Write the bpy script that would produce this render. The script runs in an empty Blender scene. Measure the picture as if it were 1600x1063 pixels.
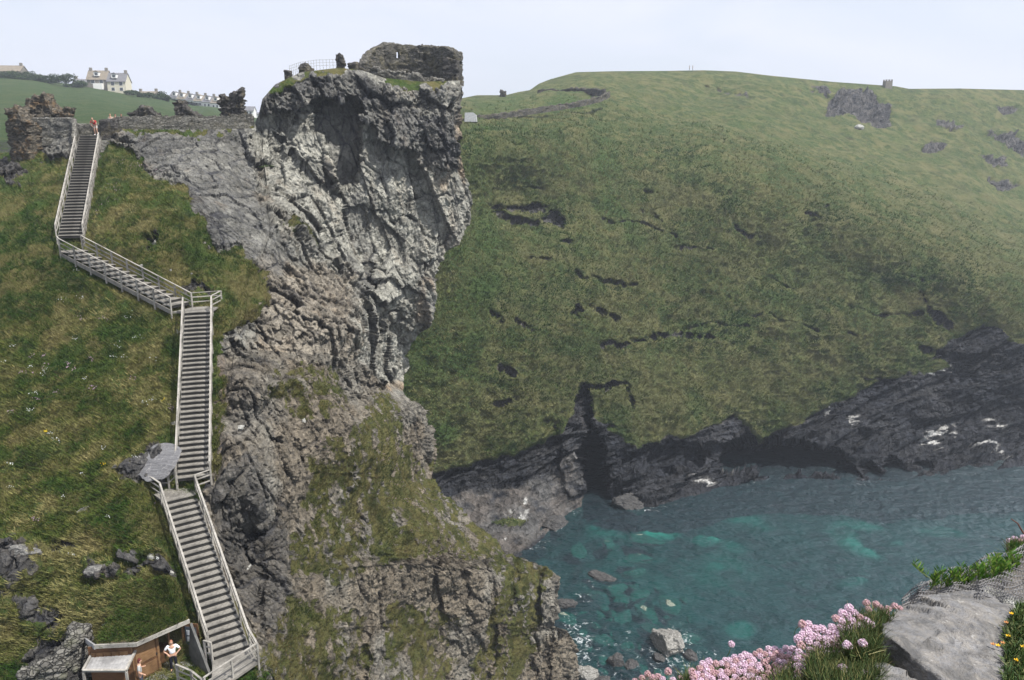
import bpy, math, random
import numpy as np
from mathutils import Vector, Matrix
random.seed(7)
RNG = np.random.default_rng(11)
S = bpy.context.scene
COL = S.collection
# ------------------------------------------------------------------ camera geometry (photo pixels are 1600 x 1063)
FPX, CX, CY, HOR, CAMZ = 1220.0, 800.0, 531.5, 230.0, 60.0
TH = math.atan((CY - HOR) / FPX)
cT, sT = math.cos(TH), math.sin(TH)
def PN(px, py, D):
    px = np.asarray(px, float); py = np.asarray(py, float); D = np.asarray(D, float)
    a = (px - CX) / FPX; b = (py - CY) / FPX
    yc = cT - b * sT; zc = -sT - b * cT
    k = D / yc
    return np.stack(np.broadcast_arrays(a * k, D + 0 * a, CAMZ + zc * k), -1)
def P(px, py, D): return Vector([float(v) for v in PN(px, py, D)])
def D_at_z(py, z):
    b = (py - CY) / FPX
    return (z - CAMZ) * (cT - b * sT) / (-sT - b * cT)
def PZ(px, py, z=0.0): return P(px, py, D_at_z(py, z))
# ------------------------------------------------------------------ noise
def _h(ix, iy, iz, seed):
    n = (ix.astype(np.int64) * 374761393 + iy.astype(np.int64) * 668265263 + iz.astype(np.int64) * 2147483647 + seed * 1274126177) & 0xffffffff
    n = ((n ^ (n >> 13)) * 1274126177) & 0xffffffff
    n = ((n ^ (n >> 16)) * 2246822519) & 0xffffffff
    n = n ^ (n >> 15)
    return (n & 0xffffff) / float(0xffffff)
def vnoise(p, seed=0):
    f = np.floor(p); t = p - f; t = t * t * t * (t * (t * 6 - 15) + 10)
    i = f.astype(np.int64); r = 0
    for dx in (0, 1):
        wx = t[..., 0] if dx else 1 - t[..., 0]
        for dy in (0, 1):
            wy = t[..., 1] if dy else 1 - t[..., 1]
            for dz in (0, 1):
                wz = t[..., 2] if dz else 1 - t[..., 2]
                r = r + wx * wy * wz * _h(i[..., 0] + dx, i[..., 1] + dy, i[..., 2] + dz, seed)
    return r * 2 - 1
ROT = np.array([[0.80, 0.60, 0], [-0.48, 0.64, 0.6], [0.36, -0.48, 0.8]])
def fbm(p, oct=4, seed=0, gain=.5, lac=2.03):
    r = 0; a = 1; s = 0; q = np.array(p, float)
    for k in range(oct):
        r = r + a * vnoise(q, seed + k * 17); s += a; a *= gain; q = (q @ ROT) * lac + 3.7
    return r / s
def ridged(p, oct=4, seed=0, gain=.55):
    r = 0; a = 1; s = 0; q = np.array(p, float)
    for k in range(oct):
        r = r + a * (1 - 2 * np.abs(vnoise(q, seed + k * 13))); s += a; a *= gain; q = (q @ ROT) * 2.07 + 1.3
    return r / s
def facet(p, seed=0, tilt=.9, cheb=False):
    """Worley cells, each a randomly tilted plane: broken rock faces; returns value and edge distance"""
    f = np.floor(p).astype(np.int64); best = np.full(p.shape[:-1], 9.0); sec = best.copy(); val = np.zeros(p.shape[:-1])
    for dx in (-1, 0, 1):
        for dy in (-1, 0, 1):
            for dz in (-1, 0, 1):
                cx, cy, cz = f[..., 0] + dx, f[..., 1] + dy, f[..., 2] + dz
                ox = p[..., 0] - (cx + _h(cx, cy, cz, seed)); oy = p[..., 1] - (cy + _h(cx, cy, cz, seed + 1)); oz = p[..., 2] - (cz + _h(cx, cy, cz, seed + 2))
                d = np.maximum(np.maximum(np.abs(ox), np.abs(oy)), np.abs(oz)) ** 2 if cheb else ox * ox + oy * oy + oz * oz
                v = (_h(cx, cy, cz, seed + 3) - .5) + tilt * (ox * (_h(cx, cy, cz, seed + 4) - .5) + oy * (_h(cx, cy, cz, seed + 5) - .5) + oz * (_h(cx, cy, cz, seed + 6) - .5)) * 2
                m = d < best
                sec = np.where(m, best, np.minimum(sec, d)); val = np.where(m, v, val); best = np.where(m, d, best)
    return val, np.sqrt(sec) - np.sqrt(best)
def sstep(a, b, x):
    t = np.clip((x - a) / (b - a), 0, 1); return t * t * (3 - 2 * t)
# ------------------------------------------------------------------ reliefs
class TPS:
    """smooth surface of 1/D through (px, py, D) control points (a plane in space is exact)"""
    def __init__(s, pts, lam=1e-6):
        a = np.array(pts, float); s.c = a[:, :2] / 500; v = 1 / a[:, 2]; n = len(a)
        K = s.k(s.c, s.c) + lam * np.eye(n); Pm = np.c_[np.ones(n), s.c]
        A = np.zeros((n + 3, n + 3)); A[:n, :n] = K; A[:n, n:] = Pm; A[n:, :n] = Pm.T
        s.w = np.linalg.solve(A, np.r_[v, 0, 0, 0])
    def k(s, a, b):
        r2 = ((a[:, None] - b[None]) ** 2).sum(-1); return r2 * np.log(r2 + 1e-9)
    def __call__(s, px, py):
        sh = np.shape(px); q = np.c_[np.ravel(px), np.ravel(py)] / 500; out = np.empty(len(q)); n = len(s.c)
        for i in range(0, len(q), 60000):
            b = q[i:i + 60000]; out[i:i + 60000] = s.k(b, s.c) @ s.w[:n] + s.w[n] + b @ s.w[n + 1:]
        return (1 / out).reshape(sh)
def coarse(fn, px, py, st=6):
    """evaluate fn on a coarse sub-grid, bilinear up"""
    n, m = px.shape; ii = np.unique(np.r_[np.arange(0, n, st), n - 1]); jj = np.unique(np.r_[np.arange(0, m, st), m - 1])
    g = fn(px[np.ix_(ii, jj)], py[np.ix_(ii, jj)])
    a = np.empty((len(ii), m))
    for k in range(len(ii)): a[k] = np.interp(np.arange(m), jj, g[k])
    r = np.empty((n, m))
    for k in range(m): r[:, k] = np.interp(np.arange(n), ii, a[:, k])
    return r
def sdf(px, py, poly):
    """signed distance to polygon in px (positive inside)"""
    poly = np.array(poly, float); d = np.full(px.shape, 1e9); ins = np.zeros(px.shape, bool)
    for k in range(len(poly)):
        x0, y0 = poly[k]; x1, y1 = poly[(k + 1) % len(poly)]
        ex, ey = x1 - x0, y1 - y0
        t = np.clip(((px - x0) * ex + (py - y0) * ey) / (ex * ex + ey * ey + 1e-9), 0, 1)
        d = np.minimum(d, (px - x0 - t * ex) ** 2 + (py - y0 - t * ey) ** 2)
        if y0 != y1:
            c = ((y0 > py) != (y1 > py)) & (px < (x1 - x0) * (py - y0) / (y1 - y0) + x0); ins ^= c
    d = np.sqrt(d); return np.where(ins, d, -d)
def mask(px, py, poly, soft=6.0): return sstep(-soft, soft, sdf(px, py, poly))
def blob(px, py, cx, cy, rx, ry, ang=0, soft=.5):
    c, s = math.cos(math.radians(ang)), math.sin(math.radians(ang))
    u = ((px - cx) * c + (py - cy) * s) / rx; v = (-(px - cx) * s + (py - cy) * c) / ry
    return 1 - sstep(1 - soft, 1 + soft, np.sqrt(u * u + v * v))
def gnormals(V):
    a = np.gradient(V, axis=0); b = np.gradient(V, axis=1); n = np.cross(a, b)
    n /= np.linalg.norm(n, axis=-1, keepdims=True) + 1e-9
    # towards the camera side
    s = np.sign((n * (np.array([0, 0, CAMZ]) - V)).sum(-1, keepdims=True)); s[s == 0] = 1
    return n * s
def smooth(a, n=4):
    for _ in range(n):
        b = a.copy(); b[1:-1] = (a[:-2] + 2 * a[1:-1] + a[2:]) / 4; a = b.copy(); a[:, 1:-1] = (b[:, :-2] + 2 * b[:, 1:-1] + b[:, 2:]) / 4
    return a
def tag(o, label=None, cat=None, group=None, kind=None):
    for k, v in (('label', label), ('category', cat), ('group', group), ('kind', kind)):
        if v: o[k] = v
    return o
def new_obj(name, me, mat=None, parent=None, loc=None):
    o = bpy.data.objects.new(name, me); COL.objects.link(o)
    if mat is not None: me.materials.append(mat)
    if parent is not None: o.parent = parent
    if loc is not None: o.location = loc
    return o
def grid_mesh(name, V, mat, attr=None, sel=None, smoothf=True):
    n, m = V.shape[:2]; idx = np.arange(n * m).reshape(n, m)
    q = np.stack([idx[:-1, :-1], idx[1:, :-1], idx[1:, 1:], idx[:-1, 1:]], -1).reshape(-1, 4)
    if sel is not None: q = q[sel[:-1, :-1].ravel()]
    vv = V.reshape(-1, 3); at = None if attr is None else attr.reshape(-1, 4)
    if sel is not None:
        u, inv = np.unique(q, return_inverse=True); q = inv.reshape(-1, 4); vv = vv[u]
        if at is not None: at = at[u]
    return raw_mesh(name, vv, q, mat, at, smoothf)
def raw_mesh(name, vv, q, mat, at=None, smoothf=True, parent=None):
    me = bpy.data.meshes.new(name); k = q.shape[1]
    me.vertices.add(len(vv)); me.vertices.foreach_set('co', np.ascontiguousarray(vv, dtype=np.float32).ravel())
    me.loops.add(q.size); me.loops.foreach_set('vertex_index', np.ascontiguousarray(q, dtype=np.int32).ravel())
    me.polygons.add(len(q)); me.polygons.foreach_set('loop_start', np.arange(0, q.size, k, dtype=np.int32))
    me.update(calc_edges=True)
    if smoothf: me.polygons.foreach_set('use_smooth', np.ones(len(q), bool))
    if at is not None:
        a = me.attributes.new('wt', 'FLOAT_COLOR', 'POINT'); a.data.foreach_set('color', np.ascontiguousarray(at, dtype=np.float32).ravel())
    me.validate()
    return new_obj(name, me, mat, parent)
# ------------------------------------------------------------------ node helpers
class NT:
    def __init__(s, name):
        s.m = bpy.data.materials.new(name); s.m.use_nodes = True; s.t = s.m.node_tree; s.t.nodes.clear()
        s.out = s.t.nodes.new('ShaderNodeOutputMaterial'); s.co = None
    def n(s, ty, **kw):
        o = s.t.nodes.new(ty)
        for k, v in kw.items():
            if k.startswith('_'): setattr(o, k[1:], v)
            else:
                key = int(k[1:]) if k[0] == 'i' and k[1:].isdigit() else k
                s.set(o.inputs[key], v)
        return o
    def set(s, inp, v):
        if isinstance(v, bpy.types.NodeSocket): s.t.links.new(v, inp)
        elif isinstance(v, (tuple, list)) and len(v) == 3 and inp.type == 'RGBA': inp.default_value = (*v, 1)
        else: inp.default_value = v
    def coord(s, scale=(1, 1, 1), obj=True, rot=(0, 0, 0)):
        if s.co is None: s.co = s.n('ShaderNodeTexCoord')
        mp = s.n('ShaderNodeMapping', Scale=scale, Rotation=rot); s.t.links.new(s.co.outputs['Object'], mp.inputs[0]); return mp.outputs[0]
    def noise(s, sc, det=4, rough=.55, vec=None, dist=0):
        o = s.n('ShaderNodeTexNoise', Scale=sc, Detail=det, Roughness=rough, Distortion=dist)
        s.t.links.new(vec if vec is not None else s.coord(), o.inputs['Vector']); return o.outputs[0]
    def vor(s, sc, vec=None, feat='F1', col=False):
        o = s.n('ShaderNodeTexVoronoi', Scale=sc, _feature=feat); s.t.links.new(vec if vec is not None else s.coord(), o.inputs['Vector']); return o.outputs[1 if col else 0]
    def ramp(s, f, *stops):
        o = s.n('ShaderNodeValToRGB'); e = o.color_ramp.elements
        while len(e) < len(stops): e.new(.5)
        for k, (p, c) in enumerate(stops):
            e[k].position = p; e[k].color = (c, c, c, 1) if isinstance(c, (int, float)) else (*c, 1)
        s.t.links.new(f, o.inputs[0]); return o.outputs[0]
    def mix(s, f, a, b, mode='MIX'):
        o = s.n('ShaderNodeMix', _data_type='RGBA', _blend_type=mode); s.set(o.inputs[0], f)
        s.set(o.inputs[6], a); s.set(o.inputs[7], b); return o.outputs[2]
    def math(s, op, a, b=0.0, clamp=False):
        o = s.n('ShaderNodeMath', _operation=op, i0=a, i1=b); o.use_clamp = clamp; return o.outputs[0]
    def bump(s, h, st=.5, dist=.1, nrm=None):
        o = s.n('ShaderNodeBump', Strength=st, Distance=dist, Height=h)
        if nrm is not None: s.t.links.new(nrm, o.inputs['Normal'])
        return o.outputs[0]
    def pbr(s, col, rough=.9, nrm=None, spec=.3, **kw):
        b = s.n('ShaderNodeBsdfPrincipled', Roughness=rough); s.set(b.inputs['Base Color'], col); s.set(b.inputs['Specular IOR Level'], spec)
        if nrm is not None: s.t.links.new(nrm, b.inputs['Normal'])
        for k, v in kw.items(): s.set(b.inputs[k], v)
        s.t.links.new(b.outputs[0], s.out.inputs[0]); return s.m
def sep(n, c):
    o = n.n('ShaderNodeSeparateColor'); n.t.links.new(c, o.inputs[0]); return o.outputs
def terrain_mat(name, grass_cols, rock_cols, gsc=1.0, strata=(1, 1, 5), srot=(0, 0, 0), tuft=1.0):
    """rock and turf blended by the mesh's own ground-cover weights (r turf, g dark slate and painted shade, b brown earth, a pale/white rock)"""
    n = NT(name); at = n.n('ShaderNodeAttribute', _attribute_name='wt'); r, g, b = sep(n, at.outputs['Color'])[:3]; al = at.outputs['Alpha']
    big = n.noise(.12 * gsc, 3, .6); mid = n.noise(.9 * gsc, 5, .65); fine = n.noise(5 * gsc, 5, .7); sv = n.coord(strata, rot=srot)
    st = n.noise(1.1 * gsc, 6, .7, vec=sv, dist=.6)
    dk, md, pl, wm = rock_cols
    rock = n.mix(n.ramp(mid, (.3, 0), (.7, 1)), tuple(.62 * c for c in md), tuple(1.3 * c for c in md))
    rock = n.mix(n.math('MULTIPLY', n.ramp(st, (.35, 0), (.65, 1)), .5), rock, tuple(.5 * c for c in md))
    pale = n.mix(n.ramp(st, (.3, 0), (.7, 1)), tuple(.6 * c for c in pl), pl)
    rock = n.mix(n.math('MULTIPLY', al, n.ramp(mid, (.25, .55), (.6, 1))), rock, pale)
    wcol = n.mix(n.ramp(fine, (.3, 0), (.7, 1)), tuple(.6 * c for c in wm), tuple(1.35 * c for c in wm))
    rock = n.mix(b, rock, wcol)
    dark = n.mix(n.ramp(st, (.35, 0), (.7, 1)), tuple(.55 * c for c in dk), tuple(1.9 * c for c in dk))
    rock = n.mix(g, rock, dark)
    rock = n.mix(n.math('MULTIPLY', n.ramp(fine, (.60, 0), (.74, 1)), .18), rock, tuple(1.4 * c for c in pl))
    rock = n.mix(n.math('MULTIPLY', n.ramp(n.noise(3.1 * gsc, 5, .75), (.55, 0), (.70, 1)), .28), rock, tuple(1.2 * c for c in dk))
    vd = n.n('ShaderNodeMix', _data_type='VECTOR', i0=.12, i4=n.coord((1, 1, .7), rot=(.35, .25, .5)), i5=n.n('ShaderNodeTexNoise', Scale=1.2, Detail=4.0).outputs[1]).outputs[1]
    cells = []
    for sc_ in (1.05, 3.1):
        o_ = n.n('ShaderNodeTexVoronoi', Scale=sc_ * gsc, _feature='F1', _distance='MANHATTAN'); n.t.links.new(vd, o_.inputs['Vector']); cells.append(o_)
    tone = n.math('ADD', n.math('MULTIPLY', sep(n, cells[0].outputs[1])[0], .5), n.math('MULTIPLY', sep(n, cells[1].outputs[1])[1], .5))
    rock = n.mix(1.0, rock, n.ramp(tone, (.2, .62), (.8, 1.25)), 'MULTIPLY')
    g1, g2, g3, g4 = grass_cols
    gr = n.mix(n.ramp(mid, (.35, 0), (.65, 1)), g1, g2)
    gr = n.mix(n.ramp(n.noise(.45 * gsc, 4, .65), (.47, 0), (.62, 1)), gr, g3)
    gr = n.mix(n.math('MULTIPLY', n.ramp(big, (.5, 0), (.68, 1)), .5), gr, g1)
    gr = n.mix(n.math('MULTIPLY', n.ramp(fine, (.5, 0), (.72, 1)), .7), gr, g4)
    gr = n.mix(n.math('MULTIPLY', b, .75), gr, n.mix(fine, tuple(.75 * c for c in g4), g3))
    gr = n.mix(n.math('MULTIPLY', al, .85), gr, n.mix(n.ramp(fine, (.35, 0), (.65, 1)), tuple(.9 * c for c in g1), (g2[0] * .75, g2[1] * 1.12, g2[2])))
    gr = n.mix(n.math('MULTIPLY', g, .8), gr, tuple(.45 * c for c in g1))
    f = n.math('ADD', r, n.math('MULTIPLY', n.math('SUBTRACT', fine, .5), .8)); f = n.ramp(f, (.42, 0), (.58, 1))
    col = n.mix(f, rock, gr)
    bf = n.math('ADD', n.math('MULTIPLY', fine, .45), n.math('MULTIPLY', st, .8)); bf = n.math('ADD', bf, n.math('MULTIPLY', cells[0].outputs[0], 1.1)); bf = n.math('ADD', bf, n.math('MULTIPLY', cells[1].outputs[0], .5))
    fb = n.noise(14 * gsc * tuft, 3, .7)
    h = n.n('ShaderNodeMix', _data_type='FLOAT', i0=f, i2=bf, i3=n.math('ADD', fb, fine)).outputs[0]
    return n.pbr(col, .92, n.bump(h, 1.0, .34 / gsc), .2)
HAZE, EXPO = 0.00042, 0.53
# ------------------------------------------------------------------ stairs path (used to cut the ground too)
def SP(px, py, D): return P(px, py, D)
ST = {'bottom': SP(362, 1022, 34.5), 'l1a': SP(280, 775, 41.4), 'l1b': SP(303, 750, 42.45), 'l2a': SP(310, 486, 54.4), 'l2b': SP(284, 480, 54.9),
      'l3a': SP(112, 392, 60.0), 'l3b': SP(110, 372, 61.2), 'top': SP(141, 212, 76.0)}
PATH = [ST[k] for k in ('bottom', 'l1a', 'l1b', 'l2a', 'l2b', 'l3a', 'l3b', 'top')]
def cut_stairs(V, wt):
    best = np.full(V.shape[:2], 1e9); zz = np.zeros(V.shape[:2])
    pts = [P(408, 1062, 32.6)] + PATH + [PATH[-1] + Vector((0, 6, 0))]
    for a, b in zip(pts[:-1], pts[1:]):
        ex, ey = b.x - a.x, b.y - a.y
        t = np.clip(((V[..., 0] - a.x) * ex + (V[..., 1] - a.y) * ey) / (ex * ex + ey * ey), 0, 1)
        d = np.hypot(V[..., 0] - a.x - t * ex, V[..., 1] - a.y - t * ey); z = a.z + t * (b.z - a.z)
        zz = np.where(d < best, z, zz); best = np.minimum(best, d)
    w = 1 - sstep(1.15, 2.0, best)
    V[..., 2] = V[..., 2] * (1 - w) + np.minimum(V[..., 2], zz - .45) * w
    w2 = 1 - sstep(1.0, 1.9, best)   # and fill hollows so that the stair is carried
    V[..., 2] = V[..., 2] * (1 - w2) + np.maximum(V[..., 2], zz - .8) * w2
# ------------------------------------------------------------------ HEADLAND, SLOPE AND SPUR
hp = [(-80,240,84),(0,235,83),(60,222,81),(120,210,77),(150,212,76),(-80,300,72),(0,300,71),(100,300,67.7),(150,300,67.6),(-80,390,61.5),(0,390,61),(110,392,60),
 (-80,500,54.5),(0,500,54.5),(150,440,57.8),(220,463,56.5),(300,486,54.6),(250,600,49.3),(0,600,49.3),(-80,700,45),(0,700,45),(150,700,44.6),(290,722,43.3),(330,600,49),(330,700,44.6),(335,486,54.5),
 (265,775,41.2),(0,850,38.5),(150,850,38.5),(315,885,37.8),(0,1000,34.8),(100,1063,33.2),(0,1120,31.5),(310,960,35.9),(365,1022,34.2),(415,1045,33.8),(300,1120,31.6),(400,1120,31.9),(150,600,49.3),(150,500,54.6),
 (355,560,52.3),(348,640,47.6),(400,600,51),(385,700,47),(450,700,51),(355,760,43.8),(370,820,42.6),(400,880,42.2),(450,900,44),(450,800,48),(400,960,38.2),(445,1000,39.5),(470,1063,40.2),(470,1120,38.5),
 (550,1063,49),(650,1063,58),(750,1063,66),(860,1063,74),(900,1063,77.5),(650,1120,55),(900,1120,73),
 (550,900,53),(650,900,61.5),(750,900,68),(870,900,77),(550,800,56.5),(650,800,65),(760,850,74),(600,700,65),(670,740,78),(550,640,60.5),(640,640,77),(680,680,81),(500,560,59.5),(560,520,67),
 (600,600,79),(625,600,84),(560,560,70),(600,520,81),(650,500,86),(680,400,89),(745,330,93),(600,400,85),(520,400,77.5),(560,440,79),(450,450,64),(420,560,56),(470,380,71),(400,400,64),(350,400,61.7),(300,400,60.8),
 (300,440,59.2),(220,300,67),(320,280,71),(300,230,76),(400,300,74),(200,210,78),(300,208,79.5),(395,205,81),(430,190,83),(500,300,81.5),(600,300,86),(700,300,90.5),(720,200,93),(720,120,96),(600,200,87.5),
 (500,200,84),(600,135,90.5),(500,130,86),(425,150,83),(200,260,72),(220,390,60.3),(390,240,79)]
ty = [(-80,244),(20,238),(60,224),(120,211),(165,202),(300,203),(385,201),(396,196),(404,180),(410,155),(430,132),(470,113),(530,106),(565,110),(600,122),(660,128),(716,126)]
ry = [(120,719),(160,720),(200,722),(260,735),(310,747),(340,744),(362,728),(385,700),(420,682),(470,672),(510,655),(560,640),(600,629),(614,632),(630,662),(660,676),(700,679),(745,675),(775,700),(830,758),(862,782),(872,800),(886,852),(902,873),(940,873),(978,866),(986,890),(1010,899),(1063,901),(1120,906)]
NS, NTT = 800, 860
s = np.linspace(0, 1, NS)[None, :]; t = np.linspace(0, 1, NTT)[:, None]
pyR = 120 + 1000 * t; xR = np.interp(pyR[:, 0], [a for a, _ in ry], [b for _, b in ry])[:, None]
PX = -80 + s * (xR + 80); topx = -80 + s * 799
PY = (1 - t) * np.interp(topx[0], [a for a, _ in ty], [b for _, b in ty])[None, :] + t * 1120
DD = coarse(TPS(hp), PX, PY)
pn = np.stack([PX / 22, PY / 22, 0 * PX], -1)
wx = fbm(pn, 4, 5) * 14; wy = fbm(pn, 4, 9) * 14
qx, qy = PX + wx, PY + wy
M = lambda poly, soft=5: mask(qx, qy, poly, soft)
# relief features: depth offsets in metres (+ = further in)
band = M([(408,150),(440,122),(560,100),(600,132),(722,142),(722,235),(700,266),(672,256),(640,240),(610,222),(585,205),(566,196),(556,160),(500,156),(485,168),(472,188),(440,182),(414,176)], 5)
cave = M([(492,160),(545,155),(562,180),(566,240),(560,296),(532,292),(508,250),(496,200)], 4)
blocks = M([(540,300),(572,300),(582,380),(592,455),(560,470),(566,400),(544,370)], 3)
cliff = M([(395,205),(405,140),(430,110),(725,100),(760,330),(690,420),(640,620),(600,610),(560,560),(565,450),(500,390),(430,300)], 6)
spur = M([(345,560),(420,540),(600,600),(700,620),(700,740),(900,880),(920,1130),(440,1130),(400,1000),(330,900),(320,760)], 6)
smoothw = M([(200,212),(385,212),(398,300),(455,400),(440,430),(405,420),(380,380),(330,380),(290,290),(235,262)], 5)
strip = M([(690,300),(722,160),(760,320),(640,620),(610,610),(660,440),(690,380)], 6)
dsc = np.clip(DD / 62, .45, 1.35)
DD = DD - 1.6 * band + 3.6 * cave + 1.2 * blocks * (np.sin(PY / 13.0 + wx * .1) > 0) \
   + 1.0 * M([(420,205),(438,210),(440,290),(424,250)], 2)
for (x, y, rx, ryy, d, a) in [(400,600,34,42,-1.6,10),(395,745,55,75,-2.0,0),(360,800,30,40,.8,0),(385,900,40,60,1.2,0),(600,640,50,30,-1.0,-20),(690,740,16,40,-1.4,0),(560,700,60,35,-.8,0),
     (700,860,60,50,-1.2,0),(620,900,60,40,-1.0,15),(520,1000,60,45,-1.2,0),(560,1020,14,60,1.2,5),(765,1000,10,90,.8,4),(800,900,8,70,.6,3),(690,960,9,80,.5,-8),(870,1040,10,60,-1.2,0),(838,960,5,100,.9,3),
     (235,225,16,14,-.6,0),(150,885,26,18,-.5,0),(30,880,40,34,-.6,0),(40,960,50,20,-.4,20),(240,715,46,24,-.5,-20),(228,880,36,12,.4,-25),(430,950,24,40,-1.2,0),(380,850,22,60,1.0,4),
     (330,330,60,40,-1.0,30),(420,370,30,50,-.8,20),(500,470,60,50,-.8,0),(648,640,20,16,-.8,0),(450,640,40,30,.9,0)]:
    DD = DD + d * blob(qx, qy, x, y, rx, ryy, a)
V = PN(PX, PY, DD)
# ground cover weights
qx, qy = qx + 13 * fbm(pn * 2.7, 3, 15), qy + 10 * fbm(pn * 2.7, 3, 16)
gL = M([(-100,240),(60,235),(120,245),(170,230),(215,250),(240,275),(300,300),(330,390),(385,385),(430,450),(395,500),(350,520),(345,620),(345,700),(310,760),(330,900),(400,1000),(430,1130),(-100,1130)], 4)
nz = fbm(V / 3.0, 4, 21); nz2 = fbm(V / 1.2, 4, 33)
gS = .75 * M([(480,720),(620,740),(690,750),(800,860),(780,900),(700,860),(560,900),(450,900),(470,800)], 16) + .8 * M([(580,620),(620,610),(640,700),(700,760),(640,760),(560,740),(500,700),(560,660)], 9) \
   + .9 * M([(800,870),(852,890),(846,960),(820,1063),(790,1120),(720,1120),(760,980)], 7) + .6 * M([(420,550),(520,570),(560,640),(470,660),(420,620)], 10) + .62 * M([(450,930),(560,960),(600,1120),(420,1120),(410,1010)], 12) \
   + .9 * M([(440,330),(470,350),(540,400),(520,400),(450,370)], 3) + .5 * M([(600,940),(700,960),(720,1110),(620,1110)], 14)
gS = (gS + .22 * spur * sstep(640, 720, PY) * (PX > 450)) * (.70 + 1.0 * nz2 + .5 * nz + .8 * fbm(V / .35, 2, 34))
rL = np.zeros_like(PX)
for (x, y, rx, ryy, a) in [(240,722,50,24,-22),(150,888,22,13,0),(225,884,34,8,-30),(18,875,34,26,10),(60,962,40,11,30),(255,880,16,14,0),(100,960,7,9,0),(88,230,46,16,0),(15,270,22,20,0),(215,440,20,8,20),(310,450,24,7,0),(235,380,7,16,0),(345,720,9,40,0),
     (16,925,20,12,0),(95,858,25,6,0),(205,865,12,8,0),(105,1030,60,30,0)]:
    rL = np.maximum(rL, blob(qx, qy, x, y, rx, ryy, a, .25))
grass = np.clip(np.maximum(gL * (1 - rL * 1.3) * (1 - .9 * smoothw), 0) - .28 * np.clip(nz - .25, 0, 1) , 0, 1)
topg = M([(405,168),(440,118),(520,104),(560,108),(540,116),(470,122),(440,140),(418,158)], 3) + M([(600,118),(720,120),(718,132),(690,140),(640,142),(600,136)], 3) + .9 * M([(190,198),(400,198),(400,206),(280,212),(200,212)], 3)
grass = np.clip(np.maximum(grass, np.clip(gS, 0, 1)) + topg - .9 * cliff * (1 - np.clip(topg, 0, 1)), 0, 1)
dark = np.clip(.62 * band * (.8 + .9 * nz) * (1 - .8 * M([(600,140),(720,146),(716,190),(640,175)], 6)) + .25 * cave + .36 * smoothw * (1 + nz) + .55 * rL * gL + .55 * M([(320,740),(400,700),(450,860),(440,1000),(390,960),(340,860)], 8) + .3 * blocks + .25 * M([(350,560),(400,560),(420,650),(360,700)], 10), 0, 1)  # cave term darkens the recess: overhang shade put into the colour
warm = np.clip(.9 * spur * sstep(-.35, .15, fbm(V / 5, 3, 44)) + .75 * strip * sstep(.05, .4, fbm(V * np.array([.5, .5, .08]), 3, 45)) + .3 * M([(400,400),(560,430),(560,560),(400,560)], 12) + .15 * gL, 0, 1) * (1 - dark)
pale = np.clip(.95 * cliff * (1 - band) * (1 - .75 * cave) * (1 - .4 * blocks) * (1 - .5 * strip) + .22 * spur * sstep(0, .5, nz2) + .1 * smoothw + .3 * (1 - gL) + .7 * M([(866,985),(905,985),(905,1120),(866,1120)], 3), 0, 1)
# world-space displacement
qx, qy = PX + wx, PY + wy
rockw = smooth(1 - np.clip(grass * 1.2, 0, 1), 2)
N = smooth(gnormals(V), 6); N /= np.linalg.norm(N, axis=-1, keepdims=True)
R5 = np.array(Matrix.Rotation(.35, 3, 'Z') @ Matrix.Rotation(.28, 3, 'Y')); VR = V @ R5.T
f1, e1 = facet(VR * np.array([.34, .34, .20]), 3, .7, True); f2, e2 = facet(VR * np.array([.95, .95, .75]) + 5, 8, .8, True); f3, e3 = facet((V @ ROT.T) * np.array([2.4, 2.4, 2.2]), 18, 1.0)
f5, e5 = facet(VR * np.array([.24, .24, .085]) + 11, 43, .8, True); spq = sstep(820, 900, PY) * spur; smooth_c = cliff * (1 - band)
vert = ridged(V * np.array([.55, .55, .10]), 4, 60)
calm = np.clip(1 - .68 * smoothw - .8 * cave - .5 * blocks, .15, 1)
f4, e4 = facet((V @ ROT) * np.array([5.5, 5.5, 5.]), 28)
disp = rockw * (calm * (1.1 * f1 * dsc * (1 - .7 * smooth_c) * (1 - .45 * spur) + 2.0 * f5 * smooth_c + .45 * f2 * (1 - .45 * smooth_c) * (1 - .35 * spur) + .32 * fbm(V / 2.6, 3, 70) * dsc + (.35 * cliff + .1) * vert - .3 * (1 - sstep(0, .1, e1))) + np.clip(calm * 1.4, .35, 1) * (1 - .45 * smooth_c) * (.20 * f3 * dsc ** 1.5 + .08 * f4 * dsc ** 1.5 + .07 * fbm(V / .5, 3, 75) * dsc ** 1.5 - .12 * (1 - sstep(0, .10, e2)))) \
     + (1 - rockw) * .13 * ridged(V / np.array([.42, .42, .3]), 3, 76) \
     + (1 - rockw) * (.50 * fbm(V / 1.8, 4, 71) + .16 * fbm(V / .55, 3, 72)) + .7 * fbm(V / 9, 2, 73)
disp = disp * (1 - .85 * blob(PX, PY, 628, 606, 22, 26))
toc = np.array([0, 0, CAMZ]) - V; toc[..., 2] *= .4; toc /= np.linalg.norm(toc, axis=-1, keepdims=True)
kdir = (.62 * rockw * (1 - .8 * sstep(.97, 1, s)))[..., None]; N = N * (1 - kdir) + toc * kdir; N /= np.linalg.norm(N, axis=-1, keepdims=True)
edge = sstep(0, .02, t)
V = V + N * disp[..., None] * edge[..., None]
cut_stairs(V, None)
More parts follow.
